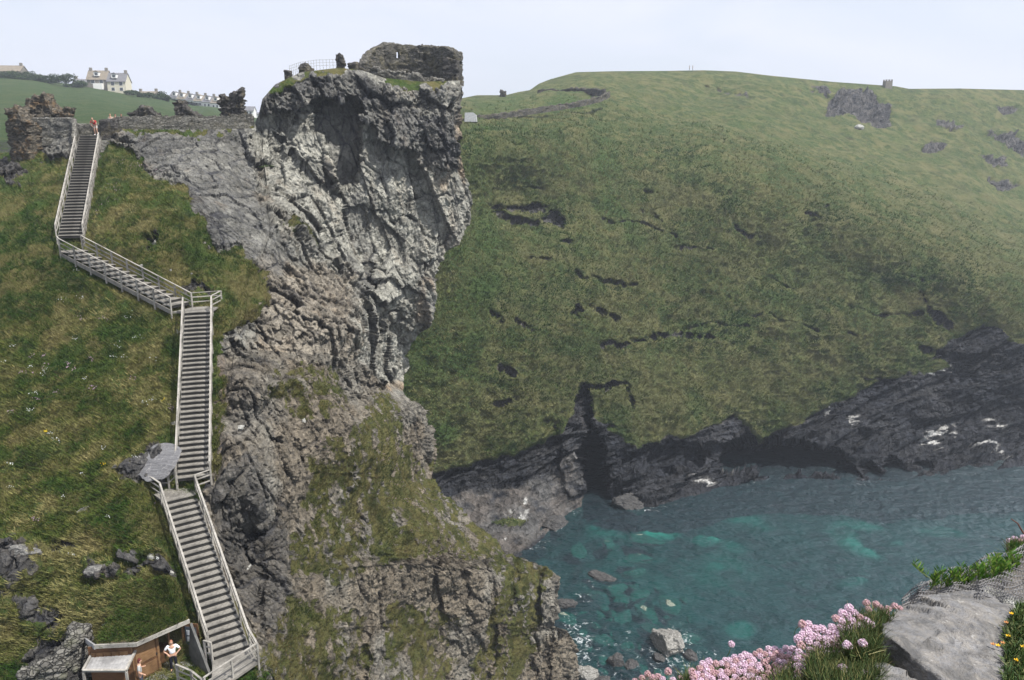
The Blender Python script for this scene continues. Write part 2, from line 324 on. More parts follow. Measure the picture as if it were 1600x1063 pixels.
# level ground for the hut and its yard
YZ = P(250, 1060, 33.2).z - .15
def flat_zone(V, x0, x1, y0, y1, z, soft=1.2):
    w = sstep(x0 - soft, x0, V[..., 0]) * (1 - sstep(x1, x1 + soft, V[..., 0])) * sstep(y0 - soft, y0, V[..., 1]) * (1 - sstep(y1, y1 + soft, V[..., 1]))
    V[..., 2] = V[..., 2] * (1 - w) + z * w
yA = P(135, 1060, 33.4); yB = P(345, 1060, 33.4)
flat_zone(V, yA.x, yB.x, 28, 34.6, YZ, .7)
rk_ = np.clip(1 - grass * 1.3, 0, 1); fv = fbm(V * np.array([.8, .8, .16]), 5, 77)
dark = np.clip(dark + rk_ * (.30 * (1 - sstep(0, .08, e2)) * (1 - .5 * smooth_c) + .35 * smooth_c * (1 - sstep(0, .05, e5)) + .2 * (1 - sstep(0, .10, e3)) + .5 * (1 - sstep(0, .05, e1)) + .45 * np.clip(fv - .2, 0, 1)), 0, 1)
warm = np.clip(warm + rk_ * .5 * np.clip(-fv - .12, 0, 1) * 1.5, 0, 1)
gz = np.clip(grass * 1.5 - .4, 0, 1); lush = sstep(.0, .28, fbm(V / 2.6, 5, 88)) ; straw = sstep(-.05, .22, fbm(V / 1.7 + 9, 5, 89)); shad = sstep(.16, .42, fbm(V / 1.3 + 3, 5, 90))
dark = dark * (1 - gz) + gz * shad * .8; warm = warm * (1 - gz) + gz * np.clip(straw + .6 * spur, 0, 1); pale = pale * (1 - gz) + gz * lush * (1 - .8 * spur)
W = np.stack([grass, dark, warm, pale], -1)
# the land goes on behind its outlines: right flank back, plateau back, ground below the frame
kk = np.array([.6, 1.6, 3.2, 5.5, 8.5, 12, 17, 24, 33, 45])
last = V[:, -1]; hd = last * np.array([1, 1, 0]); hd /= np.linalg.norm(hd, axis=-1, keepdims=True)
ca, sa = math.cos(math.radians(9)), math.sin(math.radians(9))
hd = np.stack([hd[:, 0] * ca - hd[:, 1] * sa, hd[:, 0] * sa + hd[:, 1] * ca, 0 * hd[:, 0]], -1)
dzr = np.minimum((last[:, 2] - CAMZ) / np.hypot(last[:, 0], last[:, 1]), 0) * 1.12 - .06
ext = last[:, None] + hd[:, None] * kk[None, :, None]; ext[..., 2] += dzr[:, None] * kk[None]
ext = ext + (fbm(ext / 2.5, 4, 80) * .9 * sstep(0, 3, kk)[None])[..., None] * np.array([1, 0, .4]) - np.array([1, 0, .4]) * (.4 * sstep(0, 3, kk)[None, :, None])
V = np.concatenate([V, ext], 1); W = np.concatenate([W, np.repeat(W[:, -1:], len(kk), 1)], 1)
kt = np.array([70, 52, 38, 27, 18, 12, 8, 5, 3, 1.6, .7])
rdir = V[0] * np.array([1.06, 1, 0]); rdir /= np.linalg.norm(rdir, axis=-1, keepdims=True); rdir[:, 2] = -.012 - .30 * sstep(NS - 60, NS - 5, np.arange(V.shape[1]))
top = V[:1].repeat(len(kt), 0) + rdir[None] * kt[:, None, None]
top[..., 2] += fbm(top / 4, 3, 81) * .3 * sstep(0, 4, kt)[:, None] - .2 * sstep(0, 3, kt)[:, None]
Wt = np.zeros((len(kt), V.shape[1], 4)); Wt[..., 0] = .95
V = np.concatenate([top, V], 0); W = np.concatenate([Wt, W], 0)
bot = V[-1:].repeat(4, 0).copy(); kb = np.array([3, 9, 20, 45])
bot = bot + np.array([0, -.55, -.6]) * kb[:, None, None]; bot[..., 2] = np.maximum(bot[..., 2], -6)
V = np.concatenate([V, bot], 0); W = np.concatenate([W, W[-1:].repeat(4, 0)], 0)
PXX = np.full(V.shape[:2], 0.); PXX[len(kt):len(kt) + NTT, :NS] = PX; PXX[:len(kt), :NS] = PX[0]; PXX[len(kt) + NTT:, :NS] = PX[-1]; PXX[:, NS:] = 2000
PYY = np.full(V.shape[:2], 0.); PYY[len(kt):len(kt) + NTT, :NS] = PY; PYY[len(kt) + NTT:] = 1120; PYY[len(kt):len(kt) + NTT, NS:] = PY[:, -1:]
HV, HW = V, W; PXX_H, PYY_H = PXX, PYY
GL = ((.034, .066, .011), (.105, .124, .026), (.155, .142, .047), (.28, .235, .105))
RK = ((.030, .031, .036), (.135, .13, .115), (.34, .34, .305), (.165, .125, .085))
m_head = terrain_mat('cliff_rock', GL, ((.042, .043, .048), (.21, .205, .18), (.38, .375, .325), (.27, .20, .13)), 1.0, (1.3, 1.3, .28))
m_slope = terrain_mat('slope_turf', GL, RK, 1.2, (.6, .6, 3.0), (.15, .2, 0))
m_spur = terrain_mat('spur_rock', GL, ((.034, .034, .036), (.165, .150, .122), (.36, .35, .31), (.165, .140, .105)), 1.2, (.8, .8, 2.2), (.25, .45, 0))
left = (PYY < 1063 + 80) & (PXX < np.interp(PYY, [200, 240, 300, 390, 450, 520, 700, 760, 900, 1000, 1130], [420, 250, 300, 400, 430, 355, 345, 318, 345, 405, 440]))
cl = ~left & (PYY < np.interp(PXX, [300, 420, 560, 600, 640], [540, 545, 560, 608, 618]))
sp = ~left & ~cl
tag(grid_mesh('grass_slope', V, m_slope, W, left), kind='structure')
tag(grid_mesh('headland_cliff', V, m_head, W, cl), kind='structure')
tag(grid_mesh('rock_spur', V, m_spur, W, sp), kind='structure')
# ------------------------------------------------------------------ FAR HILL ACROSS THE COVE
fp = [(560,170,190),(740,152,230),(800,150,235),(850,128,262),(900,113,275),(1000,112,285),(1100,111,290),(1200,119,295),(1300,129,300),(1385,133,305),(1500,139,315),(1600,141,325),(1720,144,330),
 (560,230,165),(735,185,178),(800,178,186),(870,172,195),(950,200,190),(1100,237,184),(1200,268,178),(1300,312,172),(1400,355,168),(1500,405,164),(1600,450,162),(1720,500,160),
 (900,150,215),(1000,170,216),(1100,200,206),(1200,225,206),(1300,262,200),(1400,300,198),(1500,345,194),(1600,390,192),(1720,430,190),
 (1100,160,258),(1300,180,268),(1500,200,280),(1600,230,282),(1400,240,245),(1560,300,240),
 (560,400,140),(700,300,150),(740,400,141),(680,500,130),(560,620,120),(650,600,123.5),(800,300,162),(800,400,147),(800,500,135),(800,600,128),(690,690,120),(760,690,123),(700,735,119),(780,705,122.5),
 (900,300,168),(900,400,152),(900,500,139.5),(880,600,131),(880,650,127),(870,690,125),(1000,300,172),(1000,400,156),(1000,500,144),(1000,600,135.5),(1000,680,130.5),(1100,300,170),(1100,400,158),(1100,500,147.5),(1100,600,140),(1130,650,137),
 (1200,400,160),(1200,500,150),(1200,600,143.5),(1200,670,140),(1300,400,162),(1300,500,152),(1300,600,146),(1400,450,159),(1400,550,150),(1400,620,147),(1500,500,155),(1500,560,151),(1600,520,153),(1600,600,149),(1720,600,150),
 (700,775,116.5),(690,880,102),(760,850,107.3),(800,790,116.5),(830,850,110),(870,800,119),(910,775,124.5),(960,770,127),(1010,790,123.3),(1070,768,127.5),(1130,750,132),(1250,744,135.5),(1380,752,134.3),(1450,742,137),(1600,742,138),(1720,742,139),
 (900,720,124.5),(1000,730,127.2),(1100,710,132.5),(1250,700,138),(1400,690,142),(1500,680,145),(1600,690,146),(1720,690,148)]
sk = [(500,178),(720,154),(745,149),(790,149),(810,144),(828,141),(842,131),(860,124),(900,113),(960,111.5),(1040,111),(1100,110),(1150,112),(1200,118),(1300,128),(1370,133),(1400,135),(1420,139),(1500,138.5),(1600,141),(1720,144)]
wl = [(560,930),(660,925),(740,905),(790,882),(820,866),(850,838),(875,808),(900,785),(935,775),(960,776),(985,792),(1025,792),(1060,776),(1100,768),(1130,757),(1240,751),(1330,757),(1380,761),(1420,752),(1480,748),(1720,750)]
NX, NY = 760, 560
s = np.linspace(0, 1, NX)[None, :]; PX = 560 + s * 1160 + np.zeros((NY, 1))
tt = np.linspace(0, 1, NY)[:, None]; y0 = np.interp(PX[:1], *zip(*sk)); y1 = np.interp(PX[:1], *zip(*wl))
PY = y0 + (y1 - y0) * tt
DD = coarse(TPS(fp), PX, PY)
pn = np.stack([PX / 26, PY / 26, 0 * PX], -1)
wx = fbm(pn, 4, 105) * 13; wy = fbm(pn, 4, 109) * 10
qx, qy = PX + wx, PY + wy
glow = np.interp(PX + wx * .6, [560,660,690,740,800,850,880,897,905,918,928,950,1000,1100,1150,1180,1230,1290,1340,1400,1440,1500,1540,1600,1720], [740,745,740,724,708,690,674,645,606,606,642,678,698,672,650,690,668,640,610,590,575,520,505,540,560])
rockm = sstep(-4, 4, qy - glow)
shelf = M([(690,772),(830,760),(905,700),(915,780),(860,830),(790,880),(680,940),(560,940),(560,800)], 4)
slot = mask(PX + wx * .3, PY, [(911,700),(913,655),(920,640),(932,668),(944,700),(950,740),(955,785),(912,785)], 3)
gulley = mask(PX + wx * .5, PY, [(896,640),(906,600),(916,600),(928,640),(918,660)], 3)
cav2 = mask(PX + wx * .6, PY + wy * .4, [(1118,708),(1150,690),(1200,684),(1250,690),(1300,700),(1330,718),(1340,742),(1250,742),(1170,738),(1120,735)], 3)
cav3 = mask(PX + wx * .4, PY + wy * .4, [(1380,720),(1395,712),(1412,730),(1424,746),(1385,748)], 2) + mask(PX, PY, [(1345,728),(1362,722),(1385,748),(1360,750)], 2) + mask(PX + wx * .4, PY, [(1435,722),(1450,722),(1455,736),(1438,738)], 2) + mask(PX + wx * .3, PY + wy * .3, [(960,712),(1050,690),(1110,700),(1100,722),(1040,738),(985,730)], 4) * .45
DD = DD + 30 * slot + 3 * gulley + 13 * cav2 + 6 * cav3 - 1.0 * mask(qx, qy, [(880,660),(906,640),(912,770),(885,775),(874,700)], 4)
# low scarps: dark ledges breaking the turf
scar = np.zeros_like(PX)
for pl, w in [([(775,322),(800,326),(840,322),(880,345)], 9), ([(775,335),(830,345),(885,350)], 7), ([(880,375),(892,378)], 6), ([(898,480),(905,492)], 8), ([(925,476),(975,492)], 5), ([(945,538),(970,545),(1000,530),(1035,518),(1060,524),(1110,530)], 6),
     ([(1080,512),(1110,505),(1165,508)], 4), ([(1172,492),(1210,498),(1280,515)], 4), ([(1320,520),(1350,526)], 5), ([(925,605),(970,604),(985,630)], 7), ([(785,572),(800,580)], 6), ([(780,628),(812,628)], 5), ([(1148,356),(1185,372)], 5), ([(1290,325),(1300,320)], 3),
     ([(1320,478),(1370,495),(1440,492)], 4), ([(1410,430),(1440,438)], 5), ([(1362,470),(1382,472)], 5), ([(850,655),(870,664)], 6), ([(945,665),(962,668)], 7), ([(1440,460),(1480,510)], 7), ([(820,400),(860,404)], 4), ([(1040,352),(1000,330)], 4), ([(1260,330),(1290,345)], 3), ([(1010,296),(1022,298)], 4),
     ([(940,340),(990,352),(1060,368)], 3), ([(1060,380),(1120,395)], 3), ([(900,425),(930,440),(990,446)], 3), ([(760,480),(790,500)], 4), ([(1200,440),(1240,452)], 3), ([(1060,570),(1085,600)], 4), ([(1500,555),(1560,560)], 4), ([(1440,540),(1500,560)], 4), ([(810,500),(830,512)], 4),
     ([(1240,140),(1300,146)], 3), ([(1100,136),(1180,150)], 3), ([(830,290),(850,296)], 3), ([(1150,470),(1110,462)], 3), ([(1340,585),(1400,600)], 4)]:
    for a, b in zip(pl[:-1], pl[1:]):
        ex, ey = b[0] - a[0], b[1] - a[1]; u = np.clip(((qx - a[0]) * ex + (qy - a[1]) * ey) / (ex * ex + ey * ey), 0, 1)
        d = np.hypot(qx - a[0] - u * ex, (qy - a[1] - u * ey) * 1.3)
        scar = np.maximum(scar, (1 - sstep(w * .35, w * 1.1, d)) * (1 if w > 5.5 else .62))
scar = scar * sstep(-.35, .15, fbm(pn * 3.5, 4, 131)); DD = DD + 1.9 * scar + 1.2 * blob(qx, qy, 1255, 352, 26, 32, 0)
V = PN(PX, PY, DD)
nz = fbm(V / 6, 4, 121); nz2 = fbm(V / 2, 4, 122)
outc = M([(1310,140),(1345,140),(1395,165),(1392,198),(1350,195),(1325,182),(1290,182)], 3) + M([(1460,188),(1505,195),(1490,204),(1455,200)], 3) + M([(1540,203),(1585,206),(1610,220),(1605,238),(1560,222),(1540,212)], 3) \
     + M([(1450,222),(1485,228),(1480,238),(1430,238)], 3) * .8 + M([(1525,245),(1560,250),(1570,265),(1545,262)], 3) + M([(1545,274),(1590,285),(1570,290)], 3) + M([(1270,134),(1300,138),(1295,148)], 3) + M([(1555,160),(1590,165),(1585,175),(1560,172)], 3)
outc = np.clip(outc, 0, 1)
scree = .45 * blob(qx, qy, 1255, 350, 22, 30, 0, .6) + .35 * blob(qx, qy, 825, 505, 14, 22, 0, .6) + .5 * blob(qx, qy, 795, 575, 30, 10, 0, .5)
grass = np.clip((1 - rockm) * (1 - .95 * scar) * (1 - outc) * (1 - .8 * scree) + .1 * nz * (1 - rockm), 0, 1) * (1 - slot) * (1 - .9 * gulley)
grass = np.maximum(grass, .75 * M([(1400,560),(1470,556),(1490,578),(1430,585)], 5))
dark = np.clip(slot + cav2 + .6 * cav3 + rockm * (1 - .48 * shelf) * (.9 + .2 * nz) + .42 * scar * (.8 + 1.6 * nz2) + .42 * outc * (1 + 1.8 * nz2) + rockm * .6 * shelf * np.clip(fbm(V / 2.4, 4, 134) - .05, 0, 1) * 2, 0, 1)  # slot and cave terms paint the shade inside them onto the rock colour
warm = np.clip(.4 * shelf * sstep(-.2, .4, nz) + .35 * scree + 1.0 * blob(qx, qy, 1208, 676, 16, 7, 0) * rockm + .7 * M([(896,640),(908,600),(918,640),(914,700)], 3) * .6, 0, 1) * (1 - .5 * dark)
pale = np.clip(.12 * shelf + .3 * scree * (1 - dark), 0, 1)
for (x, y, rx, ryy) in [(1465,680,20,14),(1485,676,16,18),(1545,690,26,7),(1470,582,16,5),(1560,660,18,6),(1300,640,4,14),(1485,575,18,4),(1570,702,10,4),(775,815,10,5),(800,800,22,4),(820,792,5,10),(780,838,18,6),(1140,728,14,18),(1100,748,18,10),(1255,640,10,8),(1330,655,8,10)]:
    w = blob(qx, qy, x, y, rx, ryy, 20, .4) * sstep(.0, .22, fbm(V * np.array([.5, .5, 2.2]), 4, 133)); dark = dark * (1 - w); warm = warm * (1 - w); pale = np.maximum(pale, w * 1.0)
alg = blob(qx, qy, 792, 815, 30, 5, -3, .3); grass = np.maximum(grass, alg)
rockw = smooth(1 - grass, 2)
N = smooth(gnormals(V), 6); N /= np.linalg.norm(N, axis=-1, keepdims=True)
sr = Matrix.Rotation(math.radians(22), 3, 'Y') @ Matrix.Rotation(math.radians(12), 3, 'X'); SR = np.array(sr)
Vs = V @ SR.T
f1, e1 = facet(Vs * np.array([.10, .16, .42]), 203); f2, e2 = facet(Vs * np.array([.28, .4, 1.1]), 208); f3, e3 = facet(Vs * np.array([.8, 1, 2.6]), 209)
gul = ridged(np.stack([PX / 90 + PY / 400, PY / 600, 0 * PX], -1), 3, 140)
rk2 = rockw * (1 - .75 * shelf) * (1 - .6 * slot)
disp = rk2 * (2.0 * f1 + .8 * f2 + .3 * f3 - .5 * (1 - sstep(0, .12, e2))) + rockw * .6 * fbm(V / 2.5, 4, 171) \
     + (1 - rockw) * (.8 * fbm(V / 3.4, 4, 172) + .62 * ridged(V / np.array([1.7, 1.7, 1.1]), 3, 173) * sstep(230, 160, V[..., 1])) + 1.6 * fbm(V / 22, 3, 174) + .8 * gul * sstep(300, 380, PY) * (1 - rockw)
disp = disp - .5 * rk2
disp = disp * (1 + .4 * outc)
V = V + N * (disp * sstep(0, .03, tt) * (1 - .8 * sstep(.985, 1, tt)))[..., None]
gz = np.clip(grass * 1.5 - .4, 0, 1); strk = fbm(np.stack([(PX + .9 * PY) / 70, (PY - .35 * PX) / 16, 0 * PX], -1), 5, 190)
lush = np.clip(1.0 * mask(qx, qy, [(735,180),(770,200),(770,330),(800,390),(760,480),(740,640),(660,730),(600,700),(600,560),(690,400),(745,350)], 22) * (.55 + .8 * fbm(V / 5, 4, 191)) + .9 * mask(qx, qy, [(925,215),(960,215),(950,290),(1010,380),(990,385),(930,330)], 14) * (.7 + nz2) + .8 * mask(qx, qy, [(870,150),(950,150),(900,165),(840,172)], 5) + .5 * mask(qx, qy, [(740,158),(820,158),(800,175),(740,178)], 5) + .35 * sstep(.1, .4, fbm(V / 7, 4, 192)) + .6 * blob(qx, qy, 950, 690, 40, 14, 0), 0, 1)
straw = .75 * np.clip(.8 * sstep(-.05, .35, strk) * sstep(235, 330, PY) + .5 * sstep(0, .4, nz) + .5 * mask(qx, qy, [(680,640),(900,560),(1250,560),(1300,640),(1130,660),(900,640),(760,700),(700,740)], 25), 0, 1) * (1 - .8 * lush)
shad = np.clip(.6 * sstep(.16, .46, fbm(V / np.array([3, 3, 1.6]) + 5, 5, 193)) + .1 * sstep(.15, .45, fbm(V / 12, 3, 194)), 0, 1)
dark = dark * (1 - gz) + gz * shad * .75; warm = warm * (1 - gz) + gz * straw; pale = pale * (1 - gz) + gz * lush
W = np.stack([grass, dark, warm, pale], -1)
kt = np.array([260, 150, 90, 55, 32, 18, 9, 4, 1.5])
top = V[:1].repeat(len(kt), 0) + np.array([0, 1, -.03]) * kt[:, None, None]
kb = np.array([.6, 1.6, 4, 8.]); bot = V[-1:].repeat(4, 0) + np.array([0, -.25, -1]) * kb[:, None, None]
V = np.concatenate([top, V, bot], 0); W = np.concatenate([np.repeat(W[:1], len(kt), 0), W, np.repeat(W[-1:], 4, 0)], 0)
FV, FW = V, W
GF = ((.040, .078, .020), (.112, .142, .040), (.162, .164, .064), (.26, .24, .120))
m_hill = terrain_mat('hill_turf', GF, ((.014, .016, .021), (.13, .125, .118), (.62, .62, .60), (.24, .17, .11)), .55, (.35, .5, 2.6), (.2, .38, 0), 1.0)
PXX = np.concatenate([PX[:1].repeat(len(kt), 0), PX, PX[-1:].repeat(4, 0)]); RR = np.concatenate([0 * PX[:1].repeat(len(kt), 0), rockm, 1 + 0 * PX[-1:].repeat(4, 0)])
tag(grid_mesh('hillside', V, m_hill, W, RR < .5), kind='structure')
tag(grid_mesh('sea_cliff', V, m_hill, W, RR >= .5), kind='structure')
# ------------------------------------------------------------------ FIELD BEHIND THE CASTLE
bp = [(-120,112,340),(0,118,335),(60,123,335),(130,134,335),(200,146,335),(260,153,360),(330,166,400),(400,183,410),(540,200,410),(-120,150,230),(0,150,230),(100,160,230),(200,170,235),(300,180,260),(400,190,290),
      (-120,190,145),(0,190,145),(150,195,145),(300,200,160),(450,205,190),(540,210,200),(-120,215,105),(0,215,105),(200,215,112),(400,220,115),(540,222,120),(-120,262,86),(150,262,86),(220,262,104),(540,262,118)]
bs = [(-120,106),(0,119),(60,124),(130,135),(200,146),(260,153),(330,166),(400,182),(450,189),(540,200)]
PX = np.linspace(-120, 540, 330)[None, :] + np.zeros((150, 1)); tt = np.linspace(0, 1, 150)[:, None]
PY = np.interp(PX, *zip(*bs)) * (1 - tt) + 262 * tt
V = PN(PX, PY, coarse(TPS(bp), PX, PY))
V[..., 2] += (.6 * fbm(V / 14, 3, 301) + .25 * fbm(V / 3, 3, 302)) * sstep(0, .05, tt) 
W = np.zeros(V.shape[:2] + (4,)); W[..., 0] = 1 - .5 * blob(PX, PY, 10, 233, 60, 14, 0); W[..., 1] = .4
kt = np.array([700, 300, 150, 60, 20, 6]); top = V[:1].repeat(6, 0) + np.array([0, 1, -.01]) * kt[:, None, None]
V = np.concatenate([top, V], 0); W = np.concatenate([np.repeat(W[:1], 6, 0), W], 0)
FB = V
m_field = terrain_mat('meadow', ((.050, .105, .024), (.085, .145, .036), (.115, .15, .05), (.16, .18, .075)), RK, .35)
tag(grid_mesh('field', V, m_field, W), kind='structure')
# ------------------------------------------------------------------ GROUND SHEET (land out of sight), SEABED, SEA
n = NT('far_ground'); m_far = n.pbr(n.mix(n.noise(.02), (.04, .07, .02), (.09, .10, .04)), .95)
g = np.array([[-1400, 420, 20], [1400, 420, 40], [1400, 1400, 30], [-1400, 1400, 20.]]); tag(raw_mesh('ground', g, np.array([[0, 1, 2, 3]]), m_far, smoothf=False), kind='structure')
# seabed: shelving sand and boulders under clear water
xs = np.linspace(-70, 190, 420); ys = np.linspace(40, 160, 300); X, Y = np.meshgrid(xs, ys)
# back to photo pixels of the sea surface, only to place the sand patches where they lie
depth = cT * Y + sT * CAMZ; SX = CX + FPX * X / depth; SY = CY + FPX * (CAMZ * cT - Y * sT) / depth
Pw = np.stack([X, Y, 0 * X], -1)
Z = -5.2 - 2.5 * sstep(20, 80, X) + 3.6 * blob(SX, SY, 900, 1010, 190, 190, 0, .6) + 1.0 * fbm(Pw / 9, 3, 401) + .5 * fbm(Pw / 2.5, 4, 402)
fc, ec = facet(Pw / 3.2, 405); Z += 1.5 * np.clip(fc, -.1, 1) * blob(SX, SY, 940, 980, 200, 170, 0, .5)
sand = np.zeros_like(X)
wxs = fbm(Pw / 5, 3, 410)
for (x, y, rx, ryy, a, k) in [(1035,797,30,11,-12,1.0),(1058,790,12,9,0,.8),(1108,802,20,8,0,.8),(950,806,32,9,8,.28),(1330,790,22,14,30,.6),(1350,805,30,7,15,.5),(1340,770,45,7,0,.35),(1175,770,36,10,10,.3),(1480,772,34,8,10,.4),(1125,845,18,9,0,.3),(1340,855,22,7,0,.35),(1130,850,60,30,0,.15),(1410,788,12,5,0,.25),(1150,810,20,10,0,.2),(1000,900,90,60,0,.12),(1160,930,20,14,0,.3),(985,845,60,20,0,.1),(1265,935,20,8,0,.12),(1340,925,20,8,0,.12)]:
    sand = np.maximum(sand, k * blob(SX + wxs * 14, SY + wxs * 6, x, y, rx, ryy, a, .45))
sand = sand * (.35 + .65 * sstep(-.25, .3, fbm(Pw / np.array([3.5, 2.2, 1]), 4, 411))) * .8; Z += .9 * sand
W = np.stack([sand, 0 * sand, 0 * sand, np.clip(.5 + fc, 0, 1)], -1)
n = NT('seabed'); at = n.n('ShaderNodeAttribute', _attribute_name='wt'); r = sep(n, at.outputs['Color'])[0]
c = n.mix(n.ramp(n.noise(.5, 5, .7), (.35, 0), (.7, 1)), (.008, .028, .034), (.05, .11, .10)); c = n.mix(n.ramp(n.noise(.15, 3), (.4, 0), (.7, 1)), c, (.02, .09, .09))
c = n.mix(r, c, (.34, .72, .60)); m_bed = n.pbr(c, 1.0, n.bump(n.noise(1.5), .5, .3), 0)
tag(grid_mesh('seabed', np.stack([X, Y, Z], -1), m_bed, W), kind='structure')
# sea surface: real small waves near, flat sheet beyond
n = NT('sea_water'); n.m.use_screen_refraction = False if hasattr(n.m, 'use_screen_refraction') else None
geo = n.n('ShaderNodeNewGeometry')
w1 = n.noise(.35, 4, .6, vec=n.coord((1, 1.7, 1))); w2 = n.noise(1.15, 5, .68, vec=n.coord((1, 1.9, 1), rot=(0, 0, .3)))
nb = n.bump(n.math('ADD', n.math('MULTIPLY', w1, 1.3), n.math('MULTIPLY', w2, .55)), 1.0, .5)
fr = n.n('ShaderNodeFresnel', IOR=1.33); n.t.links.new(nb, fr.inputs['Normal']); frs = n.math('MULTIPLY', fr.outputs[0], .15)
gl = n.n('ShaderNodeBsdfGlossy', Roughness=.38); n.set(gl.inputs['Color'], (.85, .95, 1)); n.t.links.new(nb, gl.inputs['Normal'])
tr = n.n('ShaderNodeBsdfTransparent'); n.set(tr.inputs['Color'], (.19, .68, .64))
df = n.n('ShaderNodeBsdfDiffuse'); n.set(df.inputs['Color'], n.mix(n.ramp(w1, (.35, 0), (.65, 1)), (.0004, .013, .024), (.001, .026, .036))); n.t.links.new(nb, df.inputs['Normal'])
m1 = n.n('ShaderNodeMixShader', i0=.36); n.t.links.new(tr.outputs[0], m1.inputs[1]); n.t.links.new(df.outputs[0], m1.inputs[2])
fo = n.n('ShaderNodeBsdfDiffuse'); n.set(fo.inputs['Color'], (.75, .8, .82))
at = n.n('ShaderNodeAttribute', _attribute_name='wt'); foam = sep(n, at.outputs['Color'])[0]
fn = n.noise(1.1, 7, .75, dist=1.2); ff = n.ramp(n.math('ADD', n.math('MULTIPLY', foam, .20), fn), (.73, 0), (.86, 1))
m2 = n.n('ShaderNodeMixShader', i0=frs); n.t.links.new(m1.outputs[0], m2.inputs[1]); n.t.links.new(gl.outputs[0], m2.inputs[2])
m3 = n.n('ShaderNodeMixShader', i0=ff); n.t.links.new(m2.outputs[0], m3.inputs[1]); n.t.links.new(fo.outputs[0], m3.inputs[2])
n.t.links.new(m3.outputs[0], n.out.inputs[0]); m_sea = n.m
xs = np.r_[np.arange(-70, 0, 1.), np.arange(0, 96, .19), np.arange(96, 191, 1.)]; ys = np.r_[np.arange(40, 72, .8), np.arange(72, 143, .19), np.arange(143, 160.6, .85)]; xs[-1] = 190; ys[-1] = 160; X, Y = np.meshgrid(xs, ys)
depth = cT * Y + sT * CAMZ; SX = CX + FPX * X / depth; SY = CY + FPX * (CAMZ * cT - Y * sT) / depth
Pw = np.stack([X, Y, 0 * X], -1)
Z = .26 * fbm(Pw * np.array([.30, .5, 1]), 3, 501, .5) + .20 * ridged(Pw @ ROT * np.array([.65, 1.0, .7]), 2, 502) * (.6 + .5 * fbm(Pw / 12, 2, 504)) + .055 * ridged(Pw * np.array([1.6, 2.4, 1]), 2, 503)
ed = np.minimum(np.minimum(X + 70, 190 - X), np.minimum(Y - 40, 160 - Y)); Z *= sstep(0, 4, ed)
foamw = np.zeros_like(X)
for (x, y, rx, ryy, k) in [(960,1040,150,60,.75),(1060,1050,80,40,.8),(905,1010,40,60,.9),(830,850,30,14,1.0),(790,868,25,9,1.2),(870,822,14,16,.8),(920,915,40,10,.6),(910,940,26,14,.7),(1160,756,40,4,.8),(1010,797,30,5,.9),(900,795,12,16,.8),(1045,790,60,4,.6),(860,900,70,16,.6),(980,800,60,8,.45),(1340,757,40,4,.7),(1050,1010,50,44,.9),(1500,750,90,6,.4),(940,975,30,16,.5)]:
    foamw = np.maximum(foamw, k * blob(SX, SY, x, y, rx, ryy, 0, .6))
W = np.stack([foamw, foamw, foamw, foamw], -1)
SEAV = np.stack([X, Y, Z], -1)
sea = grid_mesh('sea', SEAV, m_sea, W); tag(sea, kind='structure')
q = []; vv = []
for (x0, x1, yy0, yy1) in [(-1400, -70, -300, 1400), (190, 1400, -300, 1400), (-70, 190, -300, 40), (-70, 190, 160, 1400)]:
    b = len(vv); vv += [(x0, yy0, 0), (x1, yy0, 0), (x1, yy1, 0), (x0, yy1, 0)]; q.append([b, b + 1, b + 2, b + 3])
n = NT('deep_sea'); nb = n.bump(n.noise(.5, 5), 1, .6); m_deep = n.pbr((.01, .05, .06), .1, nb, .5)
tag(raw_mesh('water', np.array(vv, float), np.array(q), m_deep, smoothf=False), kind='structure')
